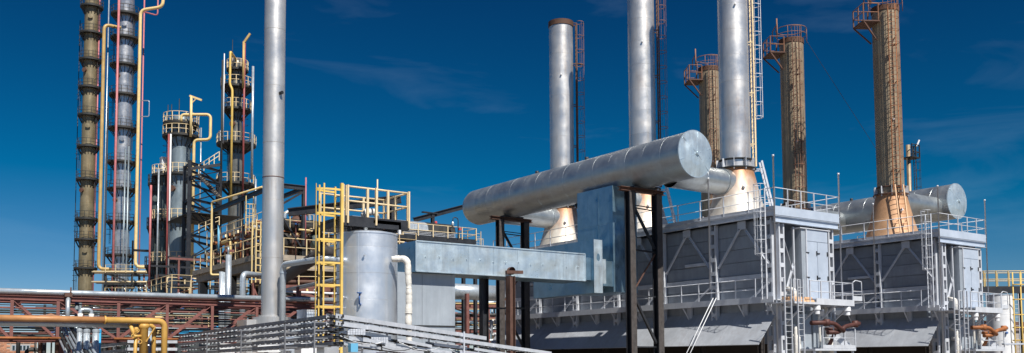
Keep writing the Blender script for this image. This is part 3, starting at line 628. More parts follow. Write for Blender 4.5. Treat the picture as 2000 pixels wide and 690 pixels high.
# ================================================================ tall stack, tank, ladder platform (middle ground)
def vpipe(name, label, px, py0, py1, d, r, mt, cat='pipe', group=None, n=10, ext=0.0):
    a = at(px,(py0+py1)/2,d=d); z0 = zof(a.x,a.y,max(py0,py1)); z1 = zof(a.x,a.y,min(py0,py1))
    return S(name, MB().tube([(a.x,a.y,z0-ext),(a.x,a.y,z1)],r,n), mt, label, cat, group)
def run(name, label, pts, r, mt, cat='pipe', group=None, br=0.6, n=10, kind=None):
    return S(name, MB().tube(bend(pts,br),r,n), mt, label, cat, group, kind)
c = at(534,330,d=40.0); tx,ty = c.x,c.y
ts = T('flue_stack', 'tall plain silver stack left of the tank, with one rusty seam and a dark stub', 'chimney', (tx,ty,0))
z0 = zof(tx,ty,618); z = z0; k = 0; r = 0.445
while z < 24:
    h = 2.46; z1 = z+h
    if k == 2: pass
    rr = r+(0.004 if k%2 else 0)
    I('shell_course', cached(('tall',rr), lambda: MB().lathe((0,0,0),[(rr-0.008,0),(rr,0.008),(rr,h-0.008),(rr-0.008,h)],36).mesh('shell_course','silver_tall')), ts, V(tx,ty,z), k*1.3); z += h; k += 1
P('rim', MB().lathe((tx,ty,z),[(r+0.03,-0.12),(r+0.03,0.02),(r-0.05,0.02),(r-0.05,-2.0)],36), 'rim_rust', ts)
zr = zof(tx,ty,348); P('seam_band', MB().lathe((tx,ty,zr),[(r,-0.02),(r+0.012,-0.015),(r+0.012,0.015),(r,0.02)],36), 'rust', ts)
zr = zof(tx,ty,186); q = (RT*0.72-Vector((FW.x,FW.y,0))*0.66).normalized(); q.z = 0
P('stub', MB().tube([V(tx,ty,zr)+q*(r-0.05), V(tx,ty,zr)+q*(r+0.16)],0.075,12), 'black_steel', ts)
P('base_flange', MB().lathe((tx,ty,z0),[(r+0.1,-0.04),(r+0.1,0.02),(r,0.025)],32), 'silver_tall', ts)
bx = T('stack_base_box', 'silver sheet metal box at the foot of the tall stack', 'box', (tx,ty,0))
a = at(489,628,d=39.2); b = at(548,628,d=39.2); zt = z0-0.045
P('drum', MB().lathe((tx,ty,0),[(0.0,zt),(0.78,zt),(0.78,0)],32), 'silver_tall', bx); P('side_panel', MB().box((tx-1.15,ty-0.2,0),(tx-0.6,ty+1.0,zt-0.12)), 'silver_tall', bx); P('rear_panel', MB().box((tx+0.5,ty+0.3,0),(tx+2.0,ty+1.2,zt-0.05)), 'plenum', bx)
a = at(592,640,d=40.5); wb = T('equipment_cabinet', 'white panelled equipment cabinet behind the yellow ladder foot', 'cabinet', (a.x+0.4,a.y+0.2,0))
zt = zof(a.x,a.y,606); P('body', MB().box((a.x,a.y,0),(a.x+0.95,a.y+0.7,zt)), 'white_paint', wb); P('door', MB().box((a.x+0.12,a.y-0.02,zt-0.9),(a.x+0.85,a.y,zt-0.08)), 'door_silver', wb); P('edge_strip', MB().box((a.x-0.02,a.y-0.03,zt-0.02),(a.x+0.97,a.y+0.7,zt+0.03)), 'white_paint', wb)
# galvanised pipe with elbow
a = at(552,600,d=39.0); zt = zof(a.x,a.y,517); e = at(634,502,d=36.9); e.z = zt
run('elbow_pipe', 'galvanised pipe rising beside the tall stack and bending right to the yellow ladder', [(a.x,a.y,0),(a.x,a.y,zt),V(e.x,e.y,zt),V(e.x,e.y,zt)+V(1.6,0.5,0)],0.125,'galv_pipe',br=0.3,n=14)
for k,zz in enumerate((zt-0.35,)):
    S('pipe_flange', MB().lathe((a.x,a.y,zz),[(0.125,-0.03),(0.15,-0.03),(0.15,0.03),(0.125,0.03)],14), 'galv_pipe', 'thin joint collar on the galvanised elbow pipe', 'flange')
# ---- tank
KX,KY,KR = 17.36,34.7,1.235
tk = T('storage_tank', 'silver upright storage tank below the yellow railed platform', 'tank', (KX,KY,0))
zt = 7.40; hs_ = [0,1.3,2.6,3.62,4.68,5.74,6.8,zt]
for k in range(7):
    rr = KR+(0.004 if k%2 else 0)
    P('shell_course', MB().lathe((KX,KY,0),[(rr-0.008,hs_[k]),(rr,hs_[k]+0.008),(rr,hs_[k+1]-0.008),(rr-0.008,hs_[k+1])],56), 'silver_tank', tk)
P('roof', MB().lathe((KX,KY,zt),[(KR+0.02,-0.06),(KR+0.02,0.01),(KR*0.5,0.14),(0,0.2)],48), 'silver_tank', tk)
va = math.atan2(-KY,-KX)
def ond(deg, z, r=KR): a = va+math.radians(deg); return V(KX+math.cos(a)*r,KY+math.sin(a)*r,z), V(math.cos(a),math.sin(a),0)
sm = MB()
for deg,za,zb_ in ((-17,4.7,7.4),(-17,2.6,3.6),(18,1.3,2.6),(40,3.7,4.6)):
    p,n_ = ond(deg,za,KR+0.006); sm.beam(p,V(p.x,p.y,zb_),0.02,0.01,up=n_)
PS('seam', sm, 'silver_tank', tk)
for deg,py in ((-50,521),(-43,581),(-49,601),(-5,497)):
    p,n_ = ond(deg,3); p.z = zof(p.x,p.y,py); m = MB().tube([p-n_*0.02,p+n_*0.12,p+n_*0.121,p+n_*0.16],[0.022,0.022,0.05,0.05],8)
    P('bolt', m, 'silver_tank', tk)
p,n_ = ond(-12,3); p.z = zof(p.x,p.y,573); m = MB().tube([p,p+n_*0.22],0.035,8); m.lathe(p+n_*0.22,[(0,0.02),(0.10,0.02),(0.10,-0.02),(0,-0.02)],12); m.tube([p+n_*0.2+V(0,0,0.02),p+n_*0.2-V(0,0,0.42)],0.03,8); m.tube([p+n_*0.2-V(0,0,0.42),p-V(0,0,0.46)],0.04,8)
P('drain_valve', m, 'valve_blue', tk)
P('roof_pipe', MB().tube([(KX-0.25,KY-0.35,zt),(KX-0.25,KY-0.35,zt+0.5)],0.09,10), 'galv_pipe', tk)
P('roof_channel', MB().box((KX-0.2,KY-0.95,zt+0.36),(KX+1.05,KY-0.75,zt+0.50)).box((KX+0.95,KY-0.95,zt+0.0),(KX+1.05,KY-0.85,zt+0.36)), 'white_paint', tk)
p,n_ = ond(14,0); a = at(682,675,d=37.4)
# wrapped hose
e = at(780,508,d=37.8); m = at(798,540,d=37.6)
pts = bend([V(e.x-0.3,e.y+0.05,e.z+0.02),V(m.x-0.05,m.y,e.z+0.05),V(m.x,m.y,e.z-0.9),V(m.x+0.02,m.y,e.z-2.2),V(m.x,m.y,e.z-3.6),V(m.x,m.y,0)],0.5,8)
dn = []
for p,q in zip(pts,pts[1:]):
    n = max(1,int((q-p).length/0.045)); dn += [p.lerp(q,i/n) for i in range(n)]
rs = [0.118+0.022*((i*0.045/0.31)%1.0)+0.008*random.uniform(-1,1)+0.008*math.sin(i*0.17) for i in range(len(dn))]
dn = [v+V(0.012*math.sin(i*0.21),0.012*math.cos(i*0.13),0) for i,v in enumerate(dn)]
hp = T('lagged_pipe', 'white rag-wrapped pipe curving down from the right side of the tank', 'pipe', (m.x,m.y,0))
P('wrapping', MB().tube(dn,rs,14), 'insul', hp)
for k in range(4):
    i = 30+k*18; P('tie', MB().tube([dn[i]+V(math.cos(t*0.628)*(rs[i]+0.004),math.sin(t*0.628)*(rs[i]+0.004),0.03*math.sin(t*0.628)) for t in range(10)],0.012,5,closed=True), 'insul', hp)
# ---- platform above the tank
X0,X1,Y0,Y1,ZP = KX-1.62,KX+1.42,KY-0.9,KY+1.3,7.98
pf = T('service_platform', 'yellow railed service platform with black deck above the silver tank', 'platform', ((X0+X1)/2,(Y0+Y1)/2,ZP-0.3))
P('front_beam', MB().prof((X0,Y0,ZP-0.20),(X1,Y0,ZP-0.20),[(-0.05,-0.2),(0.05,-0.2),(0.05,0.2),(-0.05,0.2)]), 'black_steel', pf)
fr = MB()
for y in (Y1,): fr.ibeam((X0,y,ZP-0.2),(X1,y,ZP-0.2),0.14,0.36,0.02)
for x in (X0+0.05,(X0+X1)/2,X1-0.05): fr.ibeam((x,Y0+0.06,ZP-0.25),(x,Y1-0.08,ZP-0.25),0.12,0.26,0.02)
PS('joist', fr, 'black_steel', pf)
gr = MB()
for k in range(26): x = X0+0.1+k*(X1-X0-0.2)/25; gr.beam((x,Y0+0.06,ZP-0.04),(x,Y1-0.08,ZP-0.04),0.012,0.06)
for k in range(12): y = Y0+0.1+k*(Y1-Y0-0.2)/11; gr.beam((X0+0.06,y,ZP-0.07),(X1-0.06,y,ZP-0.07),0.012,0.02)
o = P('grating', gr, 'platform_dark', pf); o['kind'] = 'stuff'
pg = MB()
for x,y in ((X0+0.1,Y1),(X1-0.1,Y1)): pg.ibeam((x,y,0),(x,y,ZP-0.38),0.16,0.16,0.02,up=(0,1,0))
for x in (X0+0.5,X1-0.5): pg.beam((x,Y0+0.3,7.40),(x,Y0+0.3,ZP-0.38),0.1)
PS('leg', pg, 'black_steel', pf)
railing(pf, [(X0+0.05,Y1-0.1,ZP),(X1-0.03,Y1-0.1,ZP),(X1-0.03,Y0+0.0,ZP-0.02),(X0+0.25,Y0,ZP)], 'cream', h=1.18, gap=1.05, pr=0.045, mids=(0.6,))
fp = MB()
for x in (X0+0.07,X0+0.27,(X0+X1)/2,X1-0.02): fp.beam((x,Y0-0.07,ZP-0.30),(x,Y0-0.07,ZP+1.22),0.07,0.10)
PS('corner_post', fp, 'cream', pf)
P('mast', MB().tube([(X1-0.35,Y1-0.1,ZP),(X1-0.35,Y1-0.1,ZP+2.05)],0.03,8), 'cream', pf)
bb = MB(); bb.tube([(X0+1.2,Y0+0.5,ZP+0.12),(X0+1.4,Y0+0.5,ZP+0.30),(X0+1.75,Y0+0.5,ZP+0.34),(X0+1.9,Y0+0.5,ZP+0.1)],[0.12,0.16,0.15,0.08],10)
S('rag_bundle', bb, 'insul', 'white rag bundle lying on the yellow railed service platform', 'bundle')
# caged ladder in front of the platform
lx, ly = X0+0.0, Y0+0.02
ld = T('caged_ladder', 'yellow caged ladder climbing to the service platform beside the tank', 'ladder', (lx,ly,0))
m = MB(); m.beam((lx,ly-0.12,0),(lx,ly-0.12,ZP+1.25),0.10,0.12,up=(0,1,0)); m.beam((lx,ly+0.50,0),(lx,ly+0.50,ZP+1.2),0.06,0.08,up=(0,1,0)); PS('stile', m, 'yellow', ld)
rm = MB().tube([(0,-0.1,0),(0,0.48,0)],0.014,6).mesh('rung','black_steel')  # black paints the shadow on the rungs of the yellow ladder
for k in range(29): I('rung', rm, ld, V(lx,ly,0.35+k*0.3))
def loop(n=12, w0=-0.12, w1=0.50, rad=0.92):
    c = (w0+w1)/2; a = (w1-w0)/2
    return [V(0,w1,0)]+[V(-0.12-math.sin(math.pi*t/n)*rad*0.9, c+a*math.cos(math.pi*t/n),0) for t in range(n+1)]+[V(0,w0,0)]
hm = MB(); pts = loop()
for p,q in zip(pts,pts[1:]): hm.beam(p,q,0.02,0.075)
hme = hm.mesh('cage_hoop','yellow')
for py in (372,419,470,515,558,600,682): I('cage_hoop', hme, ld, V(lx,ly,zof(lx,ly,py)))
st = MB()
for t in (3,6,9): p = pts[t+1]; st.beam(V(lx+p.x,ly+p.y,1.6),V(lx+p.x,ly+p.y,ZP+1.2),0.02,0.06,up=(0,1,0) if t == 6 else (1,0,0))
PS('cage_strap', st, 'yellow', ld)
# ================================================================ cable trays in the foreground
def tray(label, p, q, w=0.34, h=0.095, group='stacked cable trays', rungs=True, mt='tray_zinc'):
    p = Vector(p); q = Vector(q); t = (q-p); L = t.length; t.normalize(); n_ = V(-t.y,t.x,0).normalized()
    o = T('cable_tray', label, 'cable tray', (p+q)/2-V(0,0,h/2), group)
    for s,nm in ((0,'side_rail'),(1,'side_rail')):
        off = n_*w*s
        P(nm, MB().prof(p+off,q+off,[(-0.004,-h/2),(0.03,-h/2),(0.03,-h/2+0.006),(0.002,-h/2+0.006),(0.002,h/2-0.006),(0.03,h/2-0.006),(0.03,h/2),(-0.004,h/2)] if s else [(0.004,-h/2),(0.004,h/2),(-0.03,h/2),(-0.03,h/2-0.006),(-0.002,h/2-0.006),(-0.002,-h/2+0.006),(-0.03,-h/2+0.006),(-0.03,-h/2)]), mt, o)
    rm = cached(('trung',w,mt), lambda: MB().box((-0.03,0.01,-0.085),(0.03,w-0.01,-0.05)).mesh('rung','tray_zinc'))
    n = int(L/0.7)
    for k in range(n): I('rung', rm, o, p+t*(0.3+k*0.7), math.atan2(t.y,t.x))
    for j,(f_,r_) in enumerate(((0.12,0.028),(0.5,0.035),(0.85,0.025))):
        pts = [p.lerp(q,i/8)+n_*w*f_+V(0,0,-h/2+r_-0.012+random.uniform(-.008,.010)) for i in range(9)]; P('cable', MB().tube(pts,r_,6), 'cable', o)  # black cables, doubling as painted shadow lines under each tray
    jn = cached(('splice',mt,h), lambda: MB().box((-0.09,-0.012,-h*0.42),(0.09,-0.0045,h*0.42)).mesh('splice_plate',mt))
    k = 1.5
    while k < L-0.3: I('splice_plate', jn, o, p+t*k, math.atan2(t.y,t.x)); k += 2.4
    return o
C0 = V(11.05,24.0,0); E1 = V(18.38,27.44,0); E2 = V(13.28,47.0,0)
def zz(pt, py): return zof(pt.x,pt.y,py)
ordn = ['topmost','second','third','fourth','fifth']
def onrun(f, pa, pb, off=0.0):
    p = C0.lerp(E1,f)+V(-(E1-C0).normalized().y,(E1-C0).normalized().x,0)*off; za,zb = zz(C0,pa),zz(E1,pb); p.z = za+(zb-za)*f; return p
for k,(pa,pb,ln) in enumerate(((617,661,1.0),(631,672.5,1.62))):
    tray('%s cable tray of the bright run falling right in front of the tank'%ordn[k], onrun(0.0,pa,pb), onrun(ln,pa,pb), h=0.125)
seg = random.Random(5)
for k,(pa,pb,cuts) in enumerate(((643,684,(0.0,0.13,0.36,0.62,0.9,1.3)),(657,694,(0.06,0.30,0.5,0.78,1.2)),(671,703,(0.02,0.28,0.58,1.0,1.3)))):
    for i,(fa,fb) in enumerate(zip(cuts,cuts[1:])):
        dz = seg.uniform(-0.05,0.04); o_ = seg.uniform(0.0,0.22); a_,b_ = onrun(fa+0.012,pa,pb,o_),onrun(fb-0.02,pa,pb,o_); a_.z += dz; b_.z += dz-seg.uniform(0,0.07)
        tray('broken %s level tray section, %s from the corner in the bright run'%(ordn[k+2],['first','second','third','fourth','fifth'][i]), a_, b_, h=0.095+0.03*(i%2))
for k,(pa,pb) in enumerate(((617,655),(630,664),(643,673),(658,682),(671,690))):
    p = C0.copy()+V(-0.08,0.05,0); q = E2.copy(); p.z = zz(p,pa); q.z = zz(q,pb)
    tray('%s cable tray of the dark run receding left from the tray corner'%ordn[k], q, p, group='receding cable trays', mt='tray_shaded')
A = at(347,668,Y=47.2); B = at(249,669,Y=47.2)
for k in range(3):
    p = V(B.x,47.2,A.z-0.36*k); q = V(A.x,47.2,A.z-0.36*k)
    tray('%s of the short bright trays at the left behind the receding run'%ordn[k], p, q, h=0.14, group='far left cable trays')
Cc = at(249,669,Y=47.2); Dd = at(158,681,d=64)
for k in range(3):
    tray('%s of the dark far trays left of the short bright trays'%ordn[k], V(Dd.x,Dd.y,Cc.z-0.36*k), V(Cc.x,47.3,Cc.z-0.36*k), h=0.14, group='far left dark trays', mt='tray_shaded')
def tpost(x, y, zt, label, arms, t, mt='tray_zinc', w_=0.05):
    o = T('tray_support', label, 'support', (x,y,0), 'cable tray supports')
    P('post', MB().beam((x,y,0),(x,y,zt),w_,w_,up=(0,1,0)), mt, o)
    for z_ in arms: P('arm', MB().beam((x,y,z_),V(x,y,z_)+Vector(t)*0.4,0.03,0.035), mt, o)
t1 = (E1-C0).normalized(); n1 = V(-t1.y,t1.x,0)
for i,(px,lab) in enumerate(((923,'bright zinc post with arms at the far right end of the cable trays'),(868,'zinc tray post with arms in front of the grey casing'),(776,'zinc tray post with arms before the foot of the wrapped pipe'),(727,'zinc tray post with arms standing before the middle of the tank'))):
    f = (px-656)/294*0.89; pt = C0.lerp(E1,f)+n1*(-0.05 if i == 0 else 0.46); zt = zz(pt,617+44*f) + (0.08 if i == 0 else -0.16)
    tpost(pt.x,pt.y,zt,lab,[zt-0.12-0.2*j for j in range(4)],n1)
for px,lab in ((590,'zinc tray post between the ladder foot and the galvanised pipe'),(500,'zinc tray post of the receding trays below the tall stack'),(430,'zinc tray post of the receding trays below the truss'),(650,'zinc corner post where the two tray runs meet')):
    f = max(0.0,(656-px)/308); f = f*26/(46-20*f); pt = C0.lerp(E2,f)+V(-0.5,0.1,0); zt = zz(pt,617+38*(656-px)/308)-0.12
    tpost(pt.x,pt.y,zt,lab,[zt-0.05-0.22*j for j in range(5)],(1,0,0),'tray_shaded',0.04)
rnd = random.Random(3)
for k in range(5):                                    # slack cables between the trays
    f0 = 0.02+0.17*k; pts = []
    for i in range(9):
        f = f0+0.27*i/8; p = C0.lerp(E1,f)+n1*(-0.03); p.z = zz(p,655+38*f+k%2*7)-0.16*math.sin(math.pi*i/8)+rnd.uniform(-.012,.012); pts.append(p)
    S('cable', MB().tube(pts,0.012,6), 'cable' if k%2 else 'white_paint', 'slack %s cable sagging below the bright tray run, %s from the corner'%('black' if k%2 else 'pale',['first','second','third','fourth','fifth'][k]), 'cable', 'slack tray cables')
a = at(684.5,678,d=26.4); b = at(673,678,d=26.4)
S('junction_box', MB().box((b.x+0.05,b.y-0.30,zof(b.x,b.y,688)),(b.x+0.27,b.y-0.12,zof(b.x,b.y,671))), 'light_blue', 'small light blue junction box under the tray corner', 'box')
for k,(px,py) in enumerate(((700,648),(745,664))):
    a = at(px,py,d=26.6+k)
    o = T('perforated_panel', ['pale perforated tray cover near the tray corner','pale perforated tray cover right of the first one'][k], 'panel', (a.x,a.y+0.1,a.z-0.09), 'tray covers')
    for r_ in range(3):
        for c_ in range(7): P('strip', MB().box((a.x-0.28+c_*0.08,a.y+0.1,a.z-0.085+r_*0.057),(a.x-0.21+c_*0.08,a.y+0.115,a.z-0.035+r_*0.057)), 'tray_zinc', o)
# low clutter below the trays
for k,(px,py,d_,w_,h_,mt) in enumerate(((600,682,33,0.7,0.35,'white_paint'),(520,680,36,0.9,0.3,'white_paint'),(560,672,35,0.35,0.5,'silver_tank'),(440,682,40,0.8,0.4,'white_paint'),(393,676,42,0.4,0.2,'col_blue'),(640,685,30,0.5,0.3,'silver_tank'))):
    a = at(px,py,d=d_); o = T('equipment_box', ['white equipment box below the tray run near the yellow ladder','long white equipment box below the receding trays','narrow silver box under the foot of the tall stack','white box under the receding trays at the truss','slate blue box under the receding trays','silver box near the tray corner'][k], 'box', (a.x,a.y,0), 'low equipment boxes')
    P('body', MB().box((a.x-w_/2,a.y-0.3,a.z-h_/2),(a.x+w_/2,a.y+0.3,a.z+h_/2)), mt, o); P('leg', MB().box((a.x-0.06,a.y-0.06,0),(a.x+0.06,a.y+0.06,a.z-h_/2)), 'furnace_steel', o)
    P('lid', MB().box((a.x-w_/2-0.02,a.y-0.32,a.z+h_/2),(a.x+w_/2+0.02,a.y+0.32,a.z+h_/2+0.03)), mt, o)
# ================================================================ pipe truss rack at the left
YR = 47.5
xk = lambda px, py=600, Y=YR: at(px,py,Y=Y).x
ZT, ZB = 5.30, 3.30
xa, xe = 3.6, 26.5
rk = T('pipe_truss', 'rusty red steel truss carrying pipes across the left foreground', 'truss', ((xa+xe)/2,YR,0))
for y,mt in ((YR,'truss_red'),(YR+2.6,'truss_red')):
    for z,h in ((ZT-0.12,0.20),(ZB,0.16)): P('chord', MB().ibeam((xa,y,z),(xe,y,z),0.18,h,0.02), mt, rk)
    tops = [xk(p,600,y) for p in (-60,23,113,231,326,414,501,590)]
    for i,x in enumerate(tops):
        P('vertical', MB().angle((x,y-0.02,ZB),(x,y-0.02,ZT-0.2),0.14,0.03,up=(0,1,0)), mt, rk)
        if i+1 < len(tops):
            x2 = tops[i+1]; lo,hi = (ZT-0.22,ZB+0.1) if i < 3 else (ZB+0.1,ZT-0.22)
            P('diagonal', MB().angle((x+0.1,y+0.02,lo),(x2-0.1,y+0.02,hi),0.13,0.03), mt, rk)
for x in tops[1:]:
    for z in (ZT-0.3,ZB+0.1): P('cross_beam', MB().ibeam((x,YR,z),(x,YR+2.6,z),0.14,0.16,0.02), 'truss_red', rk)
for x in (tops[0]+0.3,tops[2]+0.2,tops[4]+0.25,tops[6]+0.2):
    for y in (YR+0.3,YR+2.4): P('leg', MB().ibeam((x,y,0),(x,y,ZB),0.24,0.24,0.025,up=(0,1,0)), 'truss_red', rk)
S('top_pipe', MB().tube([(xa,YR-0.05,5.46),(xk(128),YR-0.05,5.48),(xe+3,YR-0.05,5.62)],0.13,14), 'galv_pipe', 'shiny silver pipe lying along the top of the rusty truss', 'pipe')
S('top_pipe', MB().tube([(xa,YR+0.45,5.42),(xe+3,YR+0.45,5.50)],0.12,12), 'truss_red', 'dull red pipe behind the shiny pipe on the truss top', 'pipe')
for k in range(12):
    y = YR+0.4+0.37*((k*5)%6); z = ZT-0.34-0.135*k
    S('rack_pipe', MB().tube([(xa,y,z),(xe+2,y,z+0.06)],0.026+0.012*((k*7)%3),8), ['platform_dark','truss_red','col_green'][k%3], 'dark pipe running through the rusty truss', 'pipe', 'pipes inside the truss')
for k in range(8):
    y = YR+3.6+0.4*k; z = ZT-0.25-0.24*(k%5)
    S('rack_pipe', MB().tube([(xa-3,y,z),(xe+5,y,z)],0.025,6), ['platform_dark','galv_pipe','truss_red'][k%3], 'thin pipe behind the rusty truss', 'pipe', 'thin pipes behind the truss')
S('lit_flange', MB().tube([(xa,YR-0.2,ZB+0.06),(xk(118),YR-0.2,ZB+0.06)],0.055,8), 'rust_bright', 'orange strip painting the sunlit lower chord flange at the left of the truss', 'pipe')  # orange tube added to paint the sunlit flange of the lower chord
S('lit_flange', MB().tube([(xk(222),YR-0.2,ZB+0.06),(xk(347),YR-0.2,ZB+0.06)],0.055,8), 'rust_bright', 'orange strip painting the sunlit lower chord flange behind the ochre elbow', 'pipe')  # second added tube, same painted sunlight on the chord flange
# collar and drop pipe on the truss
x = xk(131,585); dp = T('drop_pipe', 'pale silver pipe dropping from a clamp on the truss top pipe', 'pipe', (x,YR-0.22,4.0))
P('shaft', MB().tube([(x,YR-0.24,3.9),(x,YR-0.24,5.26)],0.10,12), 'galv_pipe', dp); P('clamp', MB().box((x-0.16,YR-0.36,5.28),(x+0.16,YR+0.1,5.46)), 'rust', dp); P('pin', MB().tube([(x+0.1,YR-0.30,5.32),(x+0.1,YR-0.30,5.72)],0.035,6), 'rust', dp)
x = xk(150,600,YR+0.8); S('drop_pipe', MB().tube([(x,YR+0.8,0.0),(x,YR+0.8,5.1)],0.09,12), 'col_blue', 'blue grey pipe standing inside the truss behind the pale drop pipe', 'pipe')
x = xk(157,600,YR+1.2); S('drop_pipe', MB().tube([(x,YR+1.2,3.0),(x,YR+1.2,5.1)],0.07,12), 'col_blue', 'thin blue grey pipe inside the truss, right of a thicker one', 'pipe')
# rusty orange pipe in front
a = at(-20,621,Y=44.0); b = at(312,622,Y=44.0); zt = a.z
op = T('bent_pipe', 'orange rusty pipe crossing before the truss and bending down into ochre elbow', 'pipe', ((a.x+b.x)/2,44.0,zt-0.14))
P('run', MB().tube([(a.x,44,zt),(at(205,622,Y=44).x,44,zt)],0.14,14), 'pipe_orange', op)
P('elbow', MB().tube(bend([(at(205,622,Y=44).x,44,zt),(b.x+0.22,44,zt),(b.x+0.22,44,1.0)],0.35,7),0.138,14), 'pipe_ochre', op)
P('flange', MB().lathe((at(205,622,Y=44).x,44,zt),[(0.14,-0.03),(0.19,-0.03),(0.19,0.03),(0.14,0.03)],16,axis=(1,0,0)), 'pipe_ochre', op)
S('parallel_pipe', MB().tube([(a.x,44.35,zt-0.2),(at(285,622,Y=44).x,44.35,zt-0.2)],0.12,12), 'galv_pipe', 'grey lagged pipe just under the orange rusty pipe', 'pipe')
x = at(302,640,Y=44.4).x; S('bent_pipe', MB().tube(bend([(x-0.6,44.5,zt-0.18),(x,44.5,zt-0.18),(x,44.5,1.0)],0.25,6),0.10,12), 'pipe_ochre', 'thinner ochre pipe bending down left of the big ochre elbow', 'pipe')
vc = T('valve_cluster', 'ochre painted valve cluster under the orange pipe end', 'valve', (at(275,650,Y=44).x,44.1,1.0))
x = at(282,650,Y=44).x
P('body', MB().tube([(x,44.1,1.0),(x,44.1,zt-0.35),(x,44.1,zt-0.3),(x,44.1,zt-0.14)],[0.19,0.19,0.24,0.24],14), 'pipe_ochre', vc)
for q,zq in ((-0.35,0.25),(-0.5,0.5),(-0.22,0.75)): P('handwheel', MB().tube([V(x+q,43.85,zt-0.2-zq)+V(math.cos(t*0.7854)*0.09,0,math.sin(t*0.7854)*0.09) for t in range(8)],0.022,6,closed=True), 'pipe_ochre', vc)
PS('spindle', MB().tube([(x-0.35,43.85,zt-0.45),(x-0.35,44.1,zt-0.45)],0.05,8).tube([(x-0.5,43.85,zt-0.7),(x,44.1,zt-0.7)],0.07,8).tube([(x-0.6,44.1,zt-0.15),(x-0.3,44.1,zt-0.95)],0.09,8).tube([(x-0.35,44.0,zt-0.3),(x-0.42,44.0,1.2)],0.08,8).beam((x+0.45,43.9,zt-0.25),(x+0.05,43.9,zt-0.95),0.05), 'pipe_ochre', vc)
# capped standpipes
for k,(px,py,r_,mt,lab) in enumerate(((155,644,0.11,'galv_pipe','leftmost small capped standpipe under the orange pipe'),(169,645,0.14,'galv_pipe','middle capped silver standpipe under the orange pipe'),(187,645,0.15,'galv_pipe','right capped silver standpipe under the orange pipe, widest of three'),(195,645,0.05,'bright_blue','thin bright blue standpipe beside the capped pipes'),(290,641,0.12,'galv_pipe','grey standpipe left of a twin one, behind the ochre elbow'),(298,641,0.11,'galv_pipe','grey standpipe just left of the thin ochre bend'))):
    p = at(px,665,Y=45.2); z_ = zof(p.x,p.y,py); o = T('standpipe', lab, 'pipe', (p.x,p.y,0), 'standpipes under the truss')
    P('shaft', MB().tube([(p.x,p.y,0),(p.x,p.y,z_)],r_,12), mt, o); P('cap', MB().lathe((p.x,p.y,z_),[(r_+0.012,-0.10),(r_+0.015,0),(r_*0.7,0.05),(0,0.07)],14), 'galv_pipe' if mt != 'bright_blue' else mt, o)
p = at(166,608,Y=46.6); wl2 = T('pipe_loop', 'small silver pipe loop with white lagged ends above the orange pipe', 'pipe', p)
P('hoop', MB().tube(bend([V(p.x-0.2,p.y,p.z-0.25),V(p.x-0.2,p.y,p.z+0.08),V(p.x+0.28,p.y,p.z+0.08),V(p.x+0.28,p.y,p.z-0.25)],0.2,6),0.085,12), 'galv_pipe', wl2)
for q in (-0.2,0.28): P('lagging', MB().tube([(p.x+q,p.y,p.z-0.62),(p.x+q,p.y,p.z-0.42),(p.x+q,p.y,p.z-0.28),(p.x+q,p.y,p.z-0.12)],[0.09,0.13,0.10,0.12],10), 'insul', wl2)
p = at(104,618,Y=46.3); S('lagged_elbow', MB().tube([p+V(-0.75,0.1,-0.12),p+V(-0.5,0,-0.02),p+V(-0.3,0,0.0),p+V(-0.1,0,0.03),p+V(0.1,0,-0.02),p+V(0.3,0,-0.05),p+V(0.6,0,-0.2)],[0.05,0.09,0.07,0.11,0.08,0.10,0.04],7), 'rust_cage', 'ragged tan lagging lump lying on the orange pipe', 'lagging')
# bundle of sloping pipes
for k in range(8):
    p = at(100+6.5*k,628+2*(k%2),d=46); q = at(134+8.5*k,702,d=40.5)
    S('sloping_pipe', MB().tube([p,q,q+(q-p)*0.5],0.05+0.018*(k%2),8), ['galv_pipe','platform_dark','col_blue','galv_pipe'][k%4], 'dark thin pipe in the bundle sloping down from the truss', 'pipe', 'sloping pipe bundle')
# brick building behind the truss
p0 = at(-60,652,Y=88); p1 = at(73,652,Y=88); zt = p1.z
bh = T('brick_building', 'low orange brick building with a window strip behind the truss at left', 'building', ((p0.x+p1.x)/2,91,0))
P('wall', MB().box((p0.x-6,88.05,0),(p1.x,96,zt)), 'mortar', bh)
bw, bhh = 0.5, 0.16
bm = cached(('brick',), lambda: MB().box((0,-0.03,0),(bw-0.03,0.03,bhh-0.025)).mesh('brick','brick'))
wz0, wz1 = at(40,685,Y=88).z, at(40,674,Y=88).z; wx0, wx1 = at(23,680,Y=88).x, at(58,680,Y=88).x
cnt = 0; row = 0; z = zt-bhh
rest = MB()
while z > wz0-0.9:
    x = p1.x-bw-(bw/2 if row%2 else 0)
    while x > p0.x+2.0:
        if not (wx0-bw < x < wx1 and wz0-bhh < z < wz1):
            if cnt < 290: I('brick', bm, bh, V(x,88.03,z)); cnt += 1
            else: rest.box((x,88.0,z),(x+bw-0.03,88.06,z+bhh-0.025))
        x -= bw
    z -= bhh; row += 1
if rest.v: o = P('bricks', rest, 'brick', bh); o['kind'] = 'stuff'
P('coping', MB().box((p0.x-6,87.9,zt),(p1.x+0.1,96,zt+0.12)), 'rust', bh)
wf = P('window', MB().box((wx0,88.02,wz0),(wx1,88.10,wz1)), 'plenum', bh)
for k in range(5):
    a0 = wx0+(wx1-wx0)*k/5+0.05; P('pane', MB().box((a0,87.99,wz0+0.06),(a0+(wx1-wx0)/5-0.1,88.015,wz1-0.06)), 'glass', wf)
P('downpipe', MB().tube([(p1.x-0.15,87.9,0),(p1.x-0.15,87.9,zt)],0.08,8), 'platform_dark', bh)
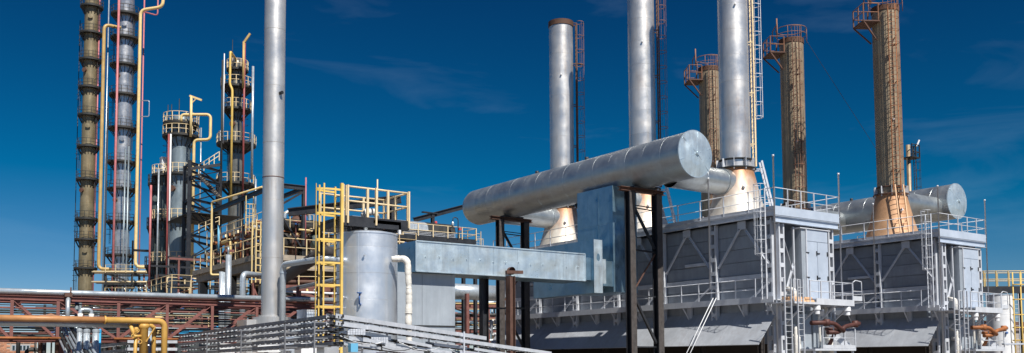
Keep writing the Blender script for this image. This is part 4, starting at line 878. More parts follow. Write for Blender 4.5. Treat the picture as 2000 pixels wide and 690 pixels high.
# ================================================================ distant process columns
def ringplat(parent, x, y, z, ri, ro, rmat='platform_dark', dmat='platform_dark', n=16, a0=0, a1=2*math.pi, drop=1.35):
    m = MB(); m.lathe((x,y,z),[(ri,-0.22),(ro,-0.22),(ro,0.08),(ri,0.08)],28,a0=a0,a1=a1)
    for k in range(n):
        a = a0+(a1-a0)*(k+0.5)/n; u = V(math.cos(a),math.sin(a),0); c = V(x,y,z)
        m.beam(c+u*(ro-0.06)-V(0,0,0.1), c+u*(ri-0.02)-V(0,0,drop), 0.09)
        m.beam(c+u*(ro-0.02)-V(0,0,0.16), c+u*ri-V(0,0,0.16), 0.08, 0.14)
    pl = P('platform', m, dmat, parent)
    r = MB(); full = abs(a1-a0-2*math.pi) < 1e-6; nn = 28
    for h in (0.55,1.1):
        pts = [V(x,y,z+h)+V(math.cos(a0+(a1-a0)*k/nn),math.sin(a0+(a1-a0)*k/nn),0)*(ro-0.03) for k in range(nn if full else nn+1)]
        r.tube(pts,0.035,5,closed=full)
    for k in range(n if full else n+1):
        a = a0+(a1-a0)*k/n; c = V(x,y,z)+V(math.cos(a),math.sin(a),0)*(ro-0.03); r.beam(c,c+V(0,0,1.12),0.07)
    P('railing', r, rmat, pl)
    return pl
def column(name, label, px, py, d, r, pytop, decks, ro, shell, rmat, taper=None, dmat='platform_dark', lad=True, ztop=None):
    c = at(px,py,d=d); x,y = c.x,c.y; zt = ztop or zof(x,y,pytop)
    o = T(name, label, 'column', (x,y,0))
    rad = lambda z: r if not taper or z > zof(x,y,taper[0]) else taper[1]
    n = 0; z = 0.0; hh = 4.6
    while z < zt-0.1:
        z1 = min(z+hh,zt); r0,r1 = rad(z+0.1),rad(z1-0.1); q = 0.012 if n%2 else 0
        P('shell_course', MB().lathe((x,y,0),[(r0+q-0.02,z),(r0+q,z+0.03),(r1+q,z1-0.03),(r1+q-0.02,z1)],28), shell, o); z = z1; n += 1
    P('top_head', MB().lathe((x,y,zt),[(r,-0.02),(r*0.9,0.3),(r*0.55,0.55),(0,0.62)],24), shell, o)
    fw = Vector((FW.x,FW.y,0)).normalized(); rg = Vector((RT.x,RT.y,0)).normalized()
    for i,dk in enumerate(decks):
        py_,ro_ = dk if isinstance(dk,tuple) else (dk,ro)
        z = zof(x,y,py_); rr = rad(z); ringplat(o,x,y,z,rr+0.04,ro_,rmat,dmat)
        if lad:
            l = MB(); s_ = -1 if i%2 else 1; bse = V(x,y,z-3.6)+(rg*s_*0.96-fw*0.25).normalized()*(rr+0.35)
            for q in (-0.22,0.22): l.beam(bse+fw*q,bse+fw*q+V(0,0,4.5),0.06)
            for k in range(14): l.tube([bse+fw*-0.22+V(0,0,0.3+k*0.3),bse+fw*0.22+V(0,0,0.3+k*0.3)],0.018,4)
            for k in range(4): l.tube([bse+fw*0.36*math.cos(t*0.5236)+rg*s_*0.55*math.sin(t*0.5236)+V(0,0,1.6+k*0.8) for t in range(7)],0.022,4)
            P('ladder', l, 'platform_dark', o)
        if i%2 == 0:
            a_ = -0.35 if i%4 else 0.3; u = (-fw+rg*a_).normalized(); zz_ = z-1.9
            P('manway', MB().lathe(V(x,y,zz_)+u*(rr-0.05),[(0.30,0),(0.30,0.28),(0.38,0.28),(0.38,0.36),(0,0.38)],14,axis=u), 'rust' if i%4 else shell, o)
    return o,x,y
A,ax,ay = column('distillation_column','tall brownish distillation column with many ring platforms at the far left',173,280,150,1.05,-60,(14,66,118,172,226,287,351,428,468,524),1.75,'col_brown','platform_dark')
B,bx_,by_ = column('distillation_column','tall bright steel distillation column with ring platforms and a red pipe in front',240,280,150,1.28,-60,(30,76,129,187,252,318,370,434,499,560),2.25,'col_bright','platform_dark')
def sky_pipe(label, pts, d, r, mt, br=1.0, n=10, name='riser_pipe'):    # all points share one depth plane, uprights truly upright
    q = []
    for p in pts:
        if len(p) == 2: q.append(at(p[0],p[1],d=d))
        else: b = q[-1]; q.append(V(b.x,b.y,zof(b.x,b.y,p[2])))
    return S(name, MB().tube(bend(q,br),r,n), mt, label, 'pipe')
c = at(198,290,d=147); x,y = c.x,c.y; zt,zb = zof(x,y,48),zof(x,y,526)
rg = Vector((RT.x,RT.y,0)).normalized(); fw = Vector((FW.x,FW.y,0)).normalized()
S('riser_pipe', MB().tube(bend([V(bx_,by_,zt+0.1)-fw*0.8,V(x,y,zt),V(x,y,zb),V(x,y,zb)+rg*1.9],0.9),0.27,12), 'tan_pipe', 'tan yellow riser pipe between the two tallest columns, elbowed at top and foot', 'pipe')
c = at(269,290,d=146); x,y = c.x,c.y; zt,zb = zof(x,y,20),zof(x,y,522)
S('riser_pipe', MB().tube(bend([V(x,y,zt+3.5)+rg*3.5+V(0,0,2),V(x,y,zt+0.5)+rg*3.5,V(x,y,zt),V(x,y,zb),V(x,y,zb)+rg*2.8],0.9),0.25,12), 'yellow_pale', 'long pale yellow riser pipe right of the bright column, swinging right at its top', 'pipe')
S('riser_pipe', MB().tube(bend([V(x,y,zt+3)+rg*2.7,V(x,y,zt-0.9)+rg*2.7,V(x,y,zt-0.3)+rg*0.6],0.5),0.11,8), 'pink_pipe', 'thin pink pipe hooked below the yellow pipe swing at the top', 'pipe')
c = at(226,290,d=143); S('riser_pipe', MB().tube([(c.x,c.y,0),(c.x,c.y,zof(c.x,c.y,-50))],0.17,10), 'pink_pipe', 'straight pink red pipe running up the front of the bright column', 'pipe')
for px,d_,r_,mt,t,lab in ((245,145,0.11,'col_blue',292,'left of two thin grey pipes up the front of the bright column'),(251.5,145,0.11,'col_blue',286,'right of two thin grey pipes up the front of the bright column'),(209,149,0.10,'platform_dark',200,'thin dark pipe left of the bright column'),(188,150,0.10,'pink_pipe',-20,'thin pink pipe along the right side of the brownish column'),(276,150,0.11,'pink_pipe',-20,'thin pink pipe behind the long yellow riser'),(206,150,0.09,'galv_pipe',-20,'thin pale pipe between the two tallest columns'),(150,151,0.06,'platform_dark',40,'hair thin dark pipe left of the brownish column'),(263,148,0.14,'platform_dark',470,'short dark pipe at the foot of the long yellow riser')):
    c = at(px,300,d=d_); S('riser_pipe', MB().tube([(c.x,c.y,0),(c.x,c.y,zof(c.x,c.y,t))],r_,8), mt, lab, 'pipe')
c = at(275,213,d=146); S('bracket_pipe', MB().tube(bend([V(c.x,c.y,zof(c.x,c.y,197)),V(c.x,c.y,zof(c.x,c.y,197))+rg*1.3,V(c.x,c.y,zof(c.x,c.y,228))+rg*1.3,V(c.x,c.y,zof(c.x,c.y,228))],0.25),0.07,8), 'galv_pipe', 'small square grey pipe loop on the long yellow riser', 'pipe')
Cc,cx_,cy_ = column('process_column','blue grey column with double ring top deck and yellow davit',352,330,112,1.13,236,((243,2.05),(267,2.1),(341,1.75),(430,1.8),(513,2.0)),1.8,'col_blue','cream')
D1,dx_,dy_ = column('process_column','dark green vessel with white box on top, left of the blue grey column',320,450,113,0.78,330,((343,1.5),(430,1.4),(513,1.5)),1.4,'col_green','cream')
D2,d2x,d2y = column('process_column','slim dark green vessel with ring decks, leftmost of the short columns',304,450,114,0.55,352,((360,1.0),(444,1.05),(520,1.2)),1.1,'col_green','platform_dark',lad=False)
z = zof(dx_,dy_,343); wb = T('control_cabinet', 'white box cabinet on the dark green vessel platform', 'cabinet', (dx_-0.2,dy_-0.9,z+0.02))
P('body', MB().box((dx_-0.7,dy_-1.2,z+0.3),(dx_+0.5,dy_-0.3,z+1.9)), 'white_paint', wb); P('lid', MB().box((dx_-0.75,dy_-1.25,z+1.9),(dx_+0.55,dy_-0.25,z+2.0)), 'white_paint', wb); P('foot', MB().box((dx_-0.65,dy_-1.15,z+0.02),(dx_+0.45,dy_-0.35,z+0.3)), 'platform_dark', wb)
# davits, loops and risers on the shorter columns
c = at(373,230,d=110); x,y = c.x,c.y
dv = T('davit', 'pale yellow davit post with slanted arm on the blue grey column top', 'davit', (x,y,zof(x,y,267)))
zt = zof(x,y,188); P('post', MB().tube([(x,y,zof(x,y,267)),(x,y,zt)],0.15,10), 'yellow_pale', dv); PS('arm', MB().beam(V(x,y,zt+0.05)-rg*0.2,V(x,y,zt-0.5)+rg*1.25,0.16,0.22).beam(V(x,y,zt-0.9),V(x,y,zt-0.3)+rg*0.6,0.1), 'yellow_pale', dv)
c = at(354,240,d=110.5); c2 = at(411,250,d=110.5); c3 = at(379,280,d=110.5)
z1,z2 = zof(c2.x,c2.y,224),zof(c2.x,c2.y,273)
S('loop_pipe', MB().tube(bend([V(c.x,c.y,zof(c.x,c.y,238)),V(c.x,c.y,z1),V(c2.x,c2.y,z1),V(c2.x,c2.y,z2),V(c3.x,c3.y,z2),V(c3.x,c3.y,3)],0.55,7),0.17,12), 'yellow_pale', 'yellow pipe making a square loop right of the blue grey column top', 'pipe')
for px,t,b_,d_,r_,mt,lab in ((391,250,480,112,0.08,'galv_pipe','thin grey pipe right of the blue grey column under the yellow loop'),(327,262,570,108,0.11,'red_pipe','dark red pipe up the left front of the blue grey column'),(331,262,560,108.5,0.09,'white_paint','thin white pipe beside the dark red one on the blue grey column'),(293,362,565,112,0.13,'pink_pipe','pink pipe at the far left of the short columns'),(308,330,570,110,0.10,'galv_pipe','thin grey pipe down the front of the green vessels')):
    vpipe('riser_pipe', lab, px, t, b_, d_, r_, mt)
a = at(262,489,d=130); b = at(304,491,d=114); S('bridge_pipe', MB().tube([a,b],0.17,10), 'platform_dark', 'dark pipe bridging from the yellow riser to the short columns', 'pipe')
for px,t in ((328,205),(350,193),(335,204)): vpipe('lightning_rod','thin dark rod on the blue grey column top, %s'%{328:'leftmost',350:'rightmost and tallest',335:'middle'}[px],px,t,243,112,0.05,'platform_dark','rod',n=6)
E,ex,ey = column('process_column','dark slender column with railed decks, nearest the tall silver stack',462,250,115,0.62,125,((137,1.3),(172,1.95),(215,1.7),(283,2.35),(361,2.3)),2.0,'col_dark','cream',taper=(292,0.9))
for px,t,b_,d_,r_,mt,lab in ((433,118,400,113,0.13,'platform_dark','dark pipe left of the slender column'),(476,80,400,112,0.12,'red_pipe','red pipe up the right front of the slender column'),(493,130,350,113,0.15,'galv_pipe','grey pipe right of the slender column'),(437,105,280,113,0.06,'white_paint','thin white pipe left of the slender column'),(499,350,420,110,0.12,'galv_pipe','short grey pipe right of the lowest deck on the slender column'),(454,78,130,115,0.04,'platform_dark','thin aerial rod on the slender column top')):
    vpipe('riser_pipe', lab, px, t, b_, d_, r_, mt)
c = at(448,240,d=111.5); zt = zof(c.x,c.y,101)
S('riser_pipe', MB().tube(bend([V(ex,ey,zof(ex,ey,120)),V(c.x,c.y,zt),V(c.x,c.y,zof(c.x,c.y,166)),V(c.x,c.y,zof(c.x,c.y,175))+rg*0.3,V(c.x,c.y,zof(c.x,c.y,398))+rg*0.3],0.3),0.14,10), 'yellow', 'bright yellow pipe with a kink up the left front of the slender column', 'pipe')
c = at(476,100,d=112.5); x,y = c.x,c.y; dv = T('davit', 'rusty yellow davit crane on top of the slender column', 'davit', (x,y,zof(x,y,172)))
P('post', MB().tube([(x,y,zof(x,y,172)),(x,y,zof(x,y,82))],0.15,10), 'tan_pipe', dv); P('arm', MB().beam((x,y,zof(x,y,84)),V(x,y,zof(x,y,66))+rg*0.75,0.2,0.24), 'tan_pipe', dv)
z = zof(ex,ey,283); wb = S('cylinder_drum', MB().lathe(V(ex,ey,z)-rg*1.95,[(0.3,0.02),(0.3,1.7),(0,1.8)],12), 'white_paint', 'small white upright drum on the slender column deck', 'drum')
# ================================================================ lattice stair tower between the columns
L1 = at(369,440,d=101); L0 = at(359,440,d=104); R1 = at(430,400,d=106); R0 = at(424,400,d=112)
tw = T('steel_tower', 'black steel stair tower between the blue grey and the slender column', 'tower', (L1+R1)/2*1.0 - V(0,0,((L1+R1)/2).z))
ztop = zof(L1.x,L1.y,313)
for p,w_ in ((L1,0.36),(L0,0.32),(R1,0.3),(R0,0.3)): P('column', MB().ibeam((p.x,p.y,0),(p.x,p.y,ztop),w_,w_,0.05,up=fw), 'black_steel', tw)
lv = [zof(L1.x,L1.y,q) for q in (318,345,388,414,459,505)]
for i,z in enumerate(lv):
    for a_,b_ in ((L1,R1),(L0,R0),(L1,L0),(R1,R0)): P('girder', MB().ibeam(V(a_.x,a_.y,z),V(b_.x,b_.y,z),0.18,0.26,0.04), 'black_steel', tw)
    if i+1 < len(lv):
        z2 = lv[i+1]
        for a_,b_ in ((L1,R1),(R0,L0)): P('brace', MB().beam(V(a_.x,a_.y,z),V(b_.x,b_.y,z2),0.13), 'black_steel', tw)
        P('brace', MB().beam(V(L1.x,L1.y,z2),V(R1.x,R1.y,z),0.11), 'black_steel', tw)
for k,(pa,pb) in enumerate((((388,341),(429,385)),((389,415),(416,448)))):
    a_ = at(*pa,d=103); b_ = at(*pb,d=104); m = MB(); off = fw*0.5
    for q in (-1,1): m.beam(a_+off*q,b_+off*q,0.06,0.34)
    s_ = P('stair', m, 'black_steel', tw); n = 12
    for i in range(n): P('tread', MB().beam(a_.lerp(b_,(i+0.5)/n)-off,a_.lerp(b_,(i+0.5)/n)+off,0.24,0.05), 'cream', s_)
dk = P('landing', MB().box((min(L1.x,R0.x),L1.y,lv[3]-0.05),(max(R1.x,R0.x),R0.y,lv[3])), 'platform_dark', tw)
for py,da in ((340,0),(455,0)):
    a_ = at(388,py,d=102.5); b_ = at(428,py-26 if py == 340 else py-14,d=103); railing(tw, [a_,b_], 'cream', h=1.0, gap=0.7, pr=0.04)
a_ = at(372,330,d=100.5); b_ = at(430,322,d=102); m = MB().beam(a_,b_,0.2,0.3); P('gangway', m, 'black_steel', tw)
# ================================================================ concrete table with equipment
CXe, CY0, CY1, CZ = 22.2, 60.3, 75.0, 9.45
ct = T('concrete_table', 'raised weathered concrete platform with yellow railings behind the tall stack', 'platform', (28,67,0))
for k in range(6):
    ya,yb = CY0+k*(CY1-CY0)/6, CY0+(k+1)*(CY1-CY0)/6
    P('slab', MB().box((CXe,ya+0.02,CZ-0.38),(36.0,yb-0.02,CZ)), 'concrete', ct)
P('edge_beam', MB().box((CXe+0.25,CY0+0.2,CZ-0.95),(CXe+0.65,CY1-0.2,CZ-0.385)), 'concrete', ct); P('edge_beam', MB().box((CXe+0.66,CY0+0.2,CZ-0.95),(35.5,CY0+0.6,CZ-0.385)), 'concrete', ct)
for x in (CXe+0.6,28.5,34.5):
    for y in (CY0+0.6,CY0+7.2,CY1-0.8): P('pillar', MB().box((x-0.3,y-0.3,0),(x+0.3,y+0.3,CZ-0.96)), 'concrete', ct)
for x,y in ((CXe+0.6,CY0+0.6),(CXe+0.6,CY0+7.2),(CXe+0.6,CY1-0.8)): P('corbel', MB().add([(x-0.45,y-0.3,CZ-0.39),(x-0.45,y+0.3,CZ-0.39),(x+0.3,y-0.3,CZ-1.5),(x+0.3,y+0.3,CZ-1.5),(x+0.3,y-0.3,CZ-0.39),(x+0.3,y+0.3,CZ-0.39)],[(0,1,3,2),(0,2,4),(1,5,3),(0,4,5,1),(2,3,5,4)]), 'concrete', ct)
P('rear_shade_sheet', MB().box((26.5,CY1-1.2,0),(36,CY1-0.9,CZ-0.97)), 'dark_gap', ct); P('inner_shade_sheet', MB().box((29.5,CY0+2,0),(29.8,CY1-1.3,CZ-0.97)), 'dark_gap', ct)  # near-black sheets added to paint the unlit void below the slab
railing(ct, [(CXe+0.1,CY1-0.1,CZ),(CXe+0.1,CY0+0.1,CZ),(35.5,CY0+0.1,CZ)], 'post_cream', h=1.15, gap=1.7, pr=0.032)
# stair cage at the corner of the table
a_ = at(500,470,d=59); sp = T('ladder_cage', 'yellow ladder with rails at the corner of the concrete platform', 'ladder', (a_.x,a_.y,0))
m = MB()
for q in (0,0.55):
    for y_ in (0,0.7): m.beam((a_.x+q,a_.y+y_,7.2),(a_.x+q,a_.y+y_,11.2),0.07)
PS('post', m, 'yellow_pale', sp); m = MB()
for k in range(9): m.beam((a_.x,a_.y,7.4+k*0.45),(a_.x+0.55,a_.y,7.4+k*0.45),0.05)
PS('rung', m, 'yellow_pale', sp); PS('leg', MB().ibeam((a_.x,a_.y+0.35,0),(a_.x,a_.y+0.35,7.2),0.16,0.16,0.02,up=(0,1,0)).beam((a_.x,a_.y+0.35,6.9),(a_.x+1.5,a_.y+0.35,3.5),0.1), 'truss_red', sp)
a_ = at(487,440,d=62); ladder(sp, (a_.x,a_.y,10.6), 13.2, (1,0,0), (0,-1,0), 'yellow_pale', width=0.5, cage=11.0, hoopgap=0.8, top=0)
# yellow hanging pipe frame
c = at(413,460,d=66); z1 = zof(c.x,c.y,395); z2 = zof(c.x,c.y,537); e_ = at(512,398,d=61)
S('frame_pipe', MB().tube(bend([V(e_.x,e_.y,z1+0.1),V(c.x,c.y,z1),V(c.x,c.y,z2),V(c.x,c.y,z2)+rg*0.9],0.15),0.075,8), 'yellow_pale', 'thin yellow pipe hanging as a square frame before the concrete platform', 'pipe')
# black portal frame above the table
pf2 = T('portal_frame', 'black steel portal frame standing on the concrete platform', 'frame', (25,62,CZ))
g0 = at(414,412,X=23.6); g1 = at(509,376,X=23.6); g1y = g1.y; zt_ = (g0.z+g1.z)/2
P('beam', MB().ibeam((23.6,CY1-0.5,zt_),(23.6,CY0+0.6,zt_),0.2,0.34,0.04), 'black_steel', pf2)
xr = at(593,420,Y=CY0+0.8).x
P('beam', MB().ibeam((23.6,CY0+0.8,zt_+0.02),(xr+0.1,CY0+0.8,zt_+0.02),0.2,0.32,0.04), 'black_steel', pf2)
for x,y in ((23.6,CY1-0.6),(23.6,CY0+7.5),(23.6,CY0+0.8),(xr,CY0+0.8),(xr,CY0+8)): P('post', MB().ibeam((x,y,CZ),(x,y,zt_-0.17),0.24,0.24,0.03,up=(0,1,0)), 'black_steel', pf2)
P('brace', MB().beam((xr-0.1,CY0+0.8,zt_-0.3),(xr-2.1,CY0+0.8,zt_-1.6),0.14), 'black_steel', pf2); P('brace', MB().beam((xr-0.1,CY0+0.8,CZ+0.6),(xr-2.2,CY0+0.8,zt_-1.2),0.12), 'black_steel', pf2)
P('beam', MB().ibeam((xr,CY0+0.8,zt_-0.02),(xr,CY0+8,zt_-0.02),0.2,0.3,0.04), 'black_steel', pf2)
# exchangers and manifold on the table
for k,(x,z,r_,mt,lab) in enumerate(((24.7,CZ+1.25,0.55,'platform_dark','dark horizontal exchanger drum along the concrete platform edge'),(25.6,CZ+2.55,0.42,'rust','rusty horizontal exchanger drum above the dark one'),(27.0,CZ+1.3,0.6,'col_green','green grey exchanger drum behind the dark one'))):
    o = T('exchanger', lab, 'exchanger', (x,67.5,CZ), 'exchangers on the concrete platform')
    P('shell', MB().lathe((x,CY0+1.6,z),[(0,-0.3),(r_*0.7,-0.2),(r_,0),(r_,11.5),(r_*0.7,11.7),(0,11.8)],20,axis=(0,1,0)), mt, o)
    for y_ in (CY0+3,CY0+7,CY0+11): P('saddle', MB().box((x-r_*0.8,y_-0.12,CZ),(x+r_*0.8,y_+0.12,z-r_*0.7)), 'concrete', o)
    for y_ in (CY0+1.7,CY0+13): P('flange', MB().lathe((x,y_,z),[(r_,-0.06),(r_+0.1,-0.06),(r_+0.1,0.06),(r_,0.06)],20,axis=(0,1,0)), 'rust', o)
mf = T('manifold', 'rusty pipe manifold with a row of short branches on the concrete platform', 'manifold', (24.0,67,CZ))
for z in (CZ+2.05,CZ+2.45): P('header', MB().tube([(24.0,CY0+1.5,z),(24.0,CY1-1.5,z)],0.11,8), 'rust_bright', mf)
for k in range(13):
    y_ = CY0+1.8+k*0.95; P('branch', MB().tube([(24.0,y_,CZ+0.6+0.3*(k%2)),(24.0,y_,CZ+2.9)],0.075,8), ['rust','rust_bright','cream'][k%3], mf)
    P('flange', MB().lathe((24.0,y_,CZ+1.4),[(0.08,-0.04),(0.16,-0.04),(0.16,0.04),(0.08,0.04)],10), ['valve_blue','rust','signal_red'][k%3], mf)
rnd = random.Random(11)
for k in range(12):                                     # pumps and valves right of the tall stack
    px = 553+ (k%6)*8+rnd.uniform(-2,2); py = 440+ (k//6)*34+rnd.uniform(-6,6); a_ = at(px,py,Y=CY0+2+rnd.uniform(0,4)); h_ = max(0.4,a_.z-CZ)
    mt = ['valve_blue','galv_pipe','rust','cream','col_blue','white_paint'][k%6]
    o = T('valve', '%s valve stem with handwheel among the fittings right of the tall stack'%['blue','grey','rusty','cream','slate','white'][k%6]+(', %s row'%('upper','lower')[k//6]), 'valve', (a_.x,a_.y,CZ), 'fittings on the concrete platform')
    P('stem', MB().tube([(a_.x,a_.y,CZ),(a_.x,a_.y,CZ+h_)],0.10,8), mt, o)
    P('handwheel', MB().tube([V(a_.x,a_.y,CZ+h_)+V(math.cos(t*0.7854)*0.26,math.sin(t*0.7854)*0.26,0) for t in range(8)],0.045,6,closed=True), ['valve_blue','rust','signal_red'][k%3], o)
    P('bonnet', MB().lathe((a_.x,a_.y,CZ+h_*0.6),[(0.1,-0.25),(0.22,-0.2),(0.22,0.15),(0.1,0.25)],10), mt, o)
for k in range(3):
    a_ = at(556+16*k,413+20*k,Y=CY0+3+k); b_ = V(a_.x+1.9,a_.y,a_.z)
    S('bent_pipe', MB().tube(bend([V(a_.x,a_.y,CZ),a_,b_,V(b_.x,b_.y,CZ)],0.4),0.13,10), ['galv_pipe','cream','rust'][k], ['grey','cream','rusty'][k]+' arched pipe among the fittings right of the tall stack', 'pipe')
a_ = at(556,430,Y=CY0+1.5); S('drum', MB().lathe((a_.x,CY0+1.5,a_.z-0.3),[(0,-0.2),(0.42,0),(0.42,2.6),(0,2.8)],18,axis=(1,0,0)), 'platform_dark', 'dark horizontal drum right of the tall stack top of the platform', 'drum')
pipe_z = CZ-0.9
a_ = at(553,545,Y=56); b_ = at(628,512,d=47)
S('large_pipe', MB().tube([a_,V(b_.x,b_.y,a_.z+0.25),V(b_.x+3,b_.y-2,a_.z+0.25)],0.34,16), 'old_timber', 'large brown pipe passing behind the yellow ladder', 'pipe')
S('large_pipe', MB().tube([a_+V(0,0.4,-0.75),V(b_.x+3,b_.y-1.2,a_.z-0.5)],0.12,10), 'galv_pipe', 'thin silver pipe under the large brown pipe', 'pipe')
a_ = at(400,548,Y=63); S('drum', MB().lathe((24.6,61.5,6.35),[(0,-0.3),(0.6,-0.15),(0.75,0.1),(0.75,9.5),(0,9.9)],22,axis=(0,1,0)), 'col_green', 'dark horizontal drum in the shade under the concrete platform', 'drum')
# silver pipes standing behind the truss
for px,t,r_,lab in ((446,498,0.17,'tall silver standpipe before the concrete platform'),(432,531,0.13,'left thin silver standpipe before the concrete platform'),(437,532,0.08,'very thin pale standpipe before the concrete platform')):
    vpipe('standpipe', lab, px, t, 600, 55, r_, 'galv_pipe', n=12, ext=3)
c = at(474,560,d=55); z = zof(c.x,c.y,534); S('standpipe', MB().tube(bend([(c.x,c.y,1),(c.x,c.y,z),V(c.x,c.y,z)+rg*0.7+fw*1.5],0.35),0.17,12), 'galv_pipe', 'silver standpipe with an elbow top before the concrete platform', 'pipe')
c = at(446,490,d=55.2); S('mast_pipe', MB().tube([V(c.x,c.y,zof(c.x,c.y,498)),V(c.x,c.y,zof(c.x,c.y,482))],0.07,8), 'col_blue', 'thin blue stub on the tall silver standpipe', 'pipe')
vpipe('mast_pipe','thin light blue pipe on the concrete platform edge',427,440,490,66,0.08,'light_blue'); vpipe('mast_pipe','thin green pipe at the far end of the concrete platform',401,488,512,74,0.08,'col_green')
vpipe('mast_pipe','pink mast pole left of the yellow ladder',597,347,480,62,0.045,'pink_pipe')
# pipework modules that crowd the table and its surroundings
def pipework(label, x0, x1, y0, y1, z0, z1, n, seed, mats, grp='crowded pipework modules', rail=None):
    rn = random.Random(seed); o = T('pipework', label, 'pipework', ((x0+x1)/2,(y0+y1)/2,z0), grp)
    for k in range(n):
        x,y = rn.uniform(x0,x1),rn.uniform(y0,y1); za,zb = z0,rn.uniform(z0+(z1-z0)*0.35,z1); dx = rn.choice((-1,1))*rn.uniform(0.4,1.6); r_ = rn.choice((0.05,0.07,0.1,0.13)); mt = rn.choice(mats)
        if rn.random() < 0.5: pts = bend([(x,y,za),(x,y,zb),(x+dx,y,zb),(x+dx,y,rn.uniform(za,zb-0.2))],0.25)
        elif rn.random() < 0.5: pts = bend([(x,y,za),(x,y,zb),(x,y+dx*1.5,zb),(x+dx,y+dx*1.5,zb)],0.25)
        else: pts = [(x0,y,zb),(x1,y,zb)] if rn.random() < 0.5 else [(x,y0,zb),(x,y1,zb)]
        pp = P('pipe', MB().tube(pts,r_,8), mt, o)
        c = Vector(pts[len(pts)//3]); P('flange', MB().lathe(c,[(r_,-0.05),(r_+0.08,-0.05),(r_+0.08,0.05),(r_,0.05)],10), rn.choice(('rust','platform_dark','valve_blue',mt)), pp)
    for k in range(max(2,n//4)):
        x,y = rn.uniform(x0,x1),rn.uniform(y0,y1); P('post', MB().beam((x,y,z0),(x,y,z1),0.14), rn.choice(('black_steel','truss_red','black_steel')), o)
        z = rn.uniform(z0+0.8,z1); P('beam', MB().beam((x0,y,z),(x1,y,z),0.13,0.18), rn.choice(('black_steel','truss_red')), o)
    if rail: railing(o, [(x0,y1,rail),(x0,y0,rail),(x1,y0,rail)], 'post_cream', h=1.05, gap=1.5, pr=0.028)
    return o
PMX = ('rust','rust_bright','cream','platform_dark','galv_pipe','truss_red','yellow_pale')
pipework('rusty pipework crowding the left part of the concrete platform', 23.0,26.5,CY0+1,CY1-1,CZ,CZ+2.7,34,21,PMX,rail=CZ+2.0)
pipework('mixed pipework on the concrete platform right of the tall stack', 25.0,35.0,CY0+1.5,CY0+7,CZ,CZ+3.0,34,22,PMX+('valve_blue','white_paint'),rail=CZ+1.4)
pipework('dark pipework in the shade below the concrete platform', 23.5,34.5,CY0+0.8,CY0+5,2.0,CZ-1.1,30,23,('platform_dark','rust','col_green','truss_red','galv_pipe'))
pipework('pipework at the foot of the steel stair tower', 22.0,30.0,80,88,4.0,11.5,26,24,PMX,rail=8.5)
pipework('rusty pipework under the box duct seen between the posts', 44.0,56.0,80,90,1.5,8.0,44,25,('truss_red','rust','cream','galv_pipe','yellow_pale','truss_red'),rail=5.2)
pipework('dark pipework behind the truss below the tallest columns', 16.0,27.0,66,74,1.5,6.6,40,26,('platform_dark','platform_dark','rust','col_green','yellow_pale','galv_pipe'),rail=4.4)
pipework('dark pipework behind the truss left of the standpipes', 9.5,16.0,60,70,1.5,6.0,26,27,('platform_dark','platform_dark','rust','col_green','galv_pipe'))
pipework('pipework low behind the yellow ladder and cabinet', 20.5,27.5,49.5,54,1.0,6.5,24,28,('rust','galv_pipe','white_paint','truss_red','cream'))
# ================================================================ air cooler gallery behind the box duct
gy = 75.0
ga = at(772,455,Y=gy); gb = at(930,462,Y=gy); gz = 13.85; x0,x1 = ga.x-4.0,gb.x
gl = T('cooler_gallery', 'black air cooler gallery with silver hood and cream railing behind the box duct', 'gallery', ((x0+x1)/2,gy+2,0))
P('deck', MB().box((x0,gy,gz-0.45),(x1,gy+5,gz)), 'black_steel', gl)
nh = 7
for k in range(nh):
    xa_,xb_ = x0+0.3+(at(895,440,Y=gy).x-x0-0.3)*k/nh, x0+0.3+(at(895,440,Y=gy).x-x0-0.3)*(k+1)/nh
    m = MB(); m.lathe((xa_+0.01,gy+1.6,gz+0.5),[(1.25,0),(1.25,xb_-xa_-0.02)],10,axis=(1,0,0),a0=math.pi,a1=1.5*math.pi) if False else None
    pts = [(gy+0.45,gz+0.55),(gy+0.55,gz+0.95),(gy+0.85,gz+1.28),(gy+1.3,gz+1.45),(gy+3.0,gz+1.5)]
    for (ya,za),(yb,zb2) in zip(pts,pts[1:]): m.add([(xa_+0.01,ya,za),(xb_-0.01,ya,za),(xb_-0.01,yb,zb2),(xa_+0.01,yb,zb2)],[(0,1,2,3)],True)
    P('hood_panel', m, 'galv_pipe' if k < 5 else 'platform_dark', gl)
P('hood_body', MB().box((x0+0.3,gy+0.7,gz),(at(895,440,Y=gy).x,gy+3.2,gz+1.0)), 'platform_dark', gl)
for k in range(4): P('fin_bar', MB().box((x0+0.3,gy+0.4,gz+0.08+0.13*k),(at(895,440,Y=gy).x,gy+0.46,gz+0.12+0.13*k)), 'tray_zinc', gl)
railing(gl, [(x0,gy,gz-0.1),(x1,gy,gz-0.1),(x1,gy+3,gz-0.1)], 'cream', h=1.15, gap=1.6, pr=0.04)
for px in (788,838,905,928):
    x = at(px,490,Y=gy+1).x; P('leg', MB().ibeam((x,gy+1,0),(x,gy+1,gz-0.45),0.3,0.3,0.04,up=(0,1,0)), 'black_steel', gl); P('knee', MB().beam((x,gy+0.9,gz-1.9),(x-1.3,gy+0.9,gz-0.5),0.2), 'black_steel', gl)
for z in (gz-1.15,gz-1.75): P('duct_strip', MB().box((x0,gy+1.3,z-0.18),(x1-1.5,gy+1.7,z+0.18)), 'plenum' if z > gz-1.5 else 'platform_dark', gl)
ladder(gl, (x1+0.5,gy+0.4,gz-3.2), gz+0.9, (1,0,0), (0,-1,0), 'cream', width=0.6, cage=gz-1.5, hoopgap=0.8, top=0, cr=0.42)
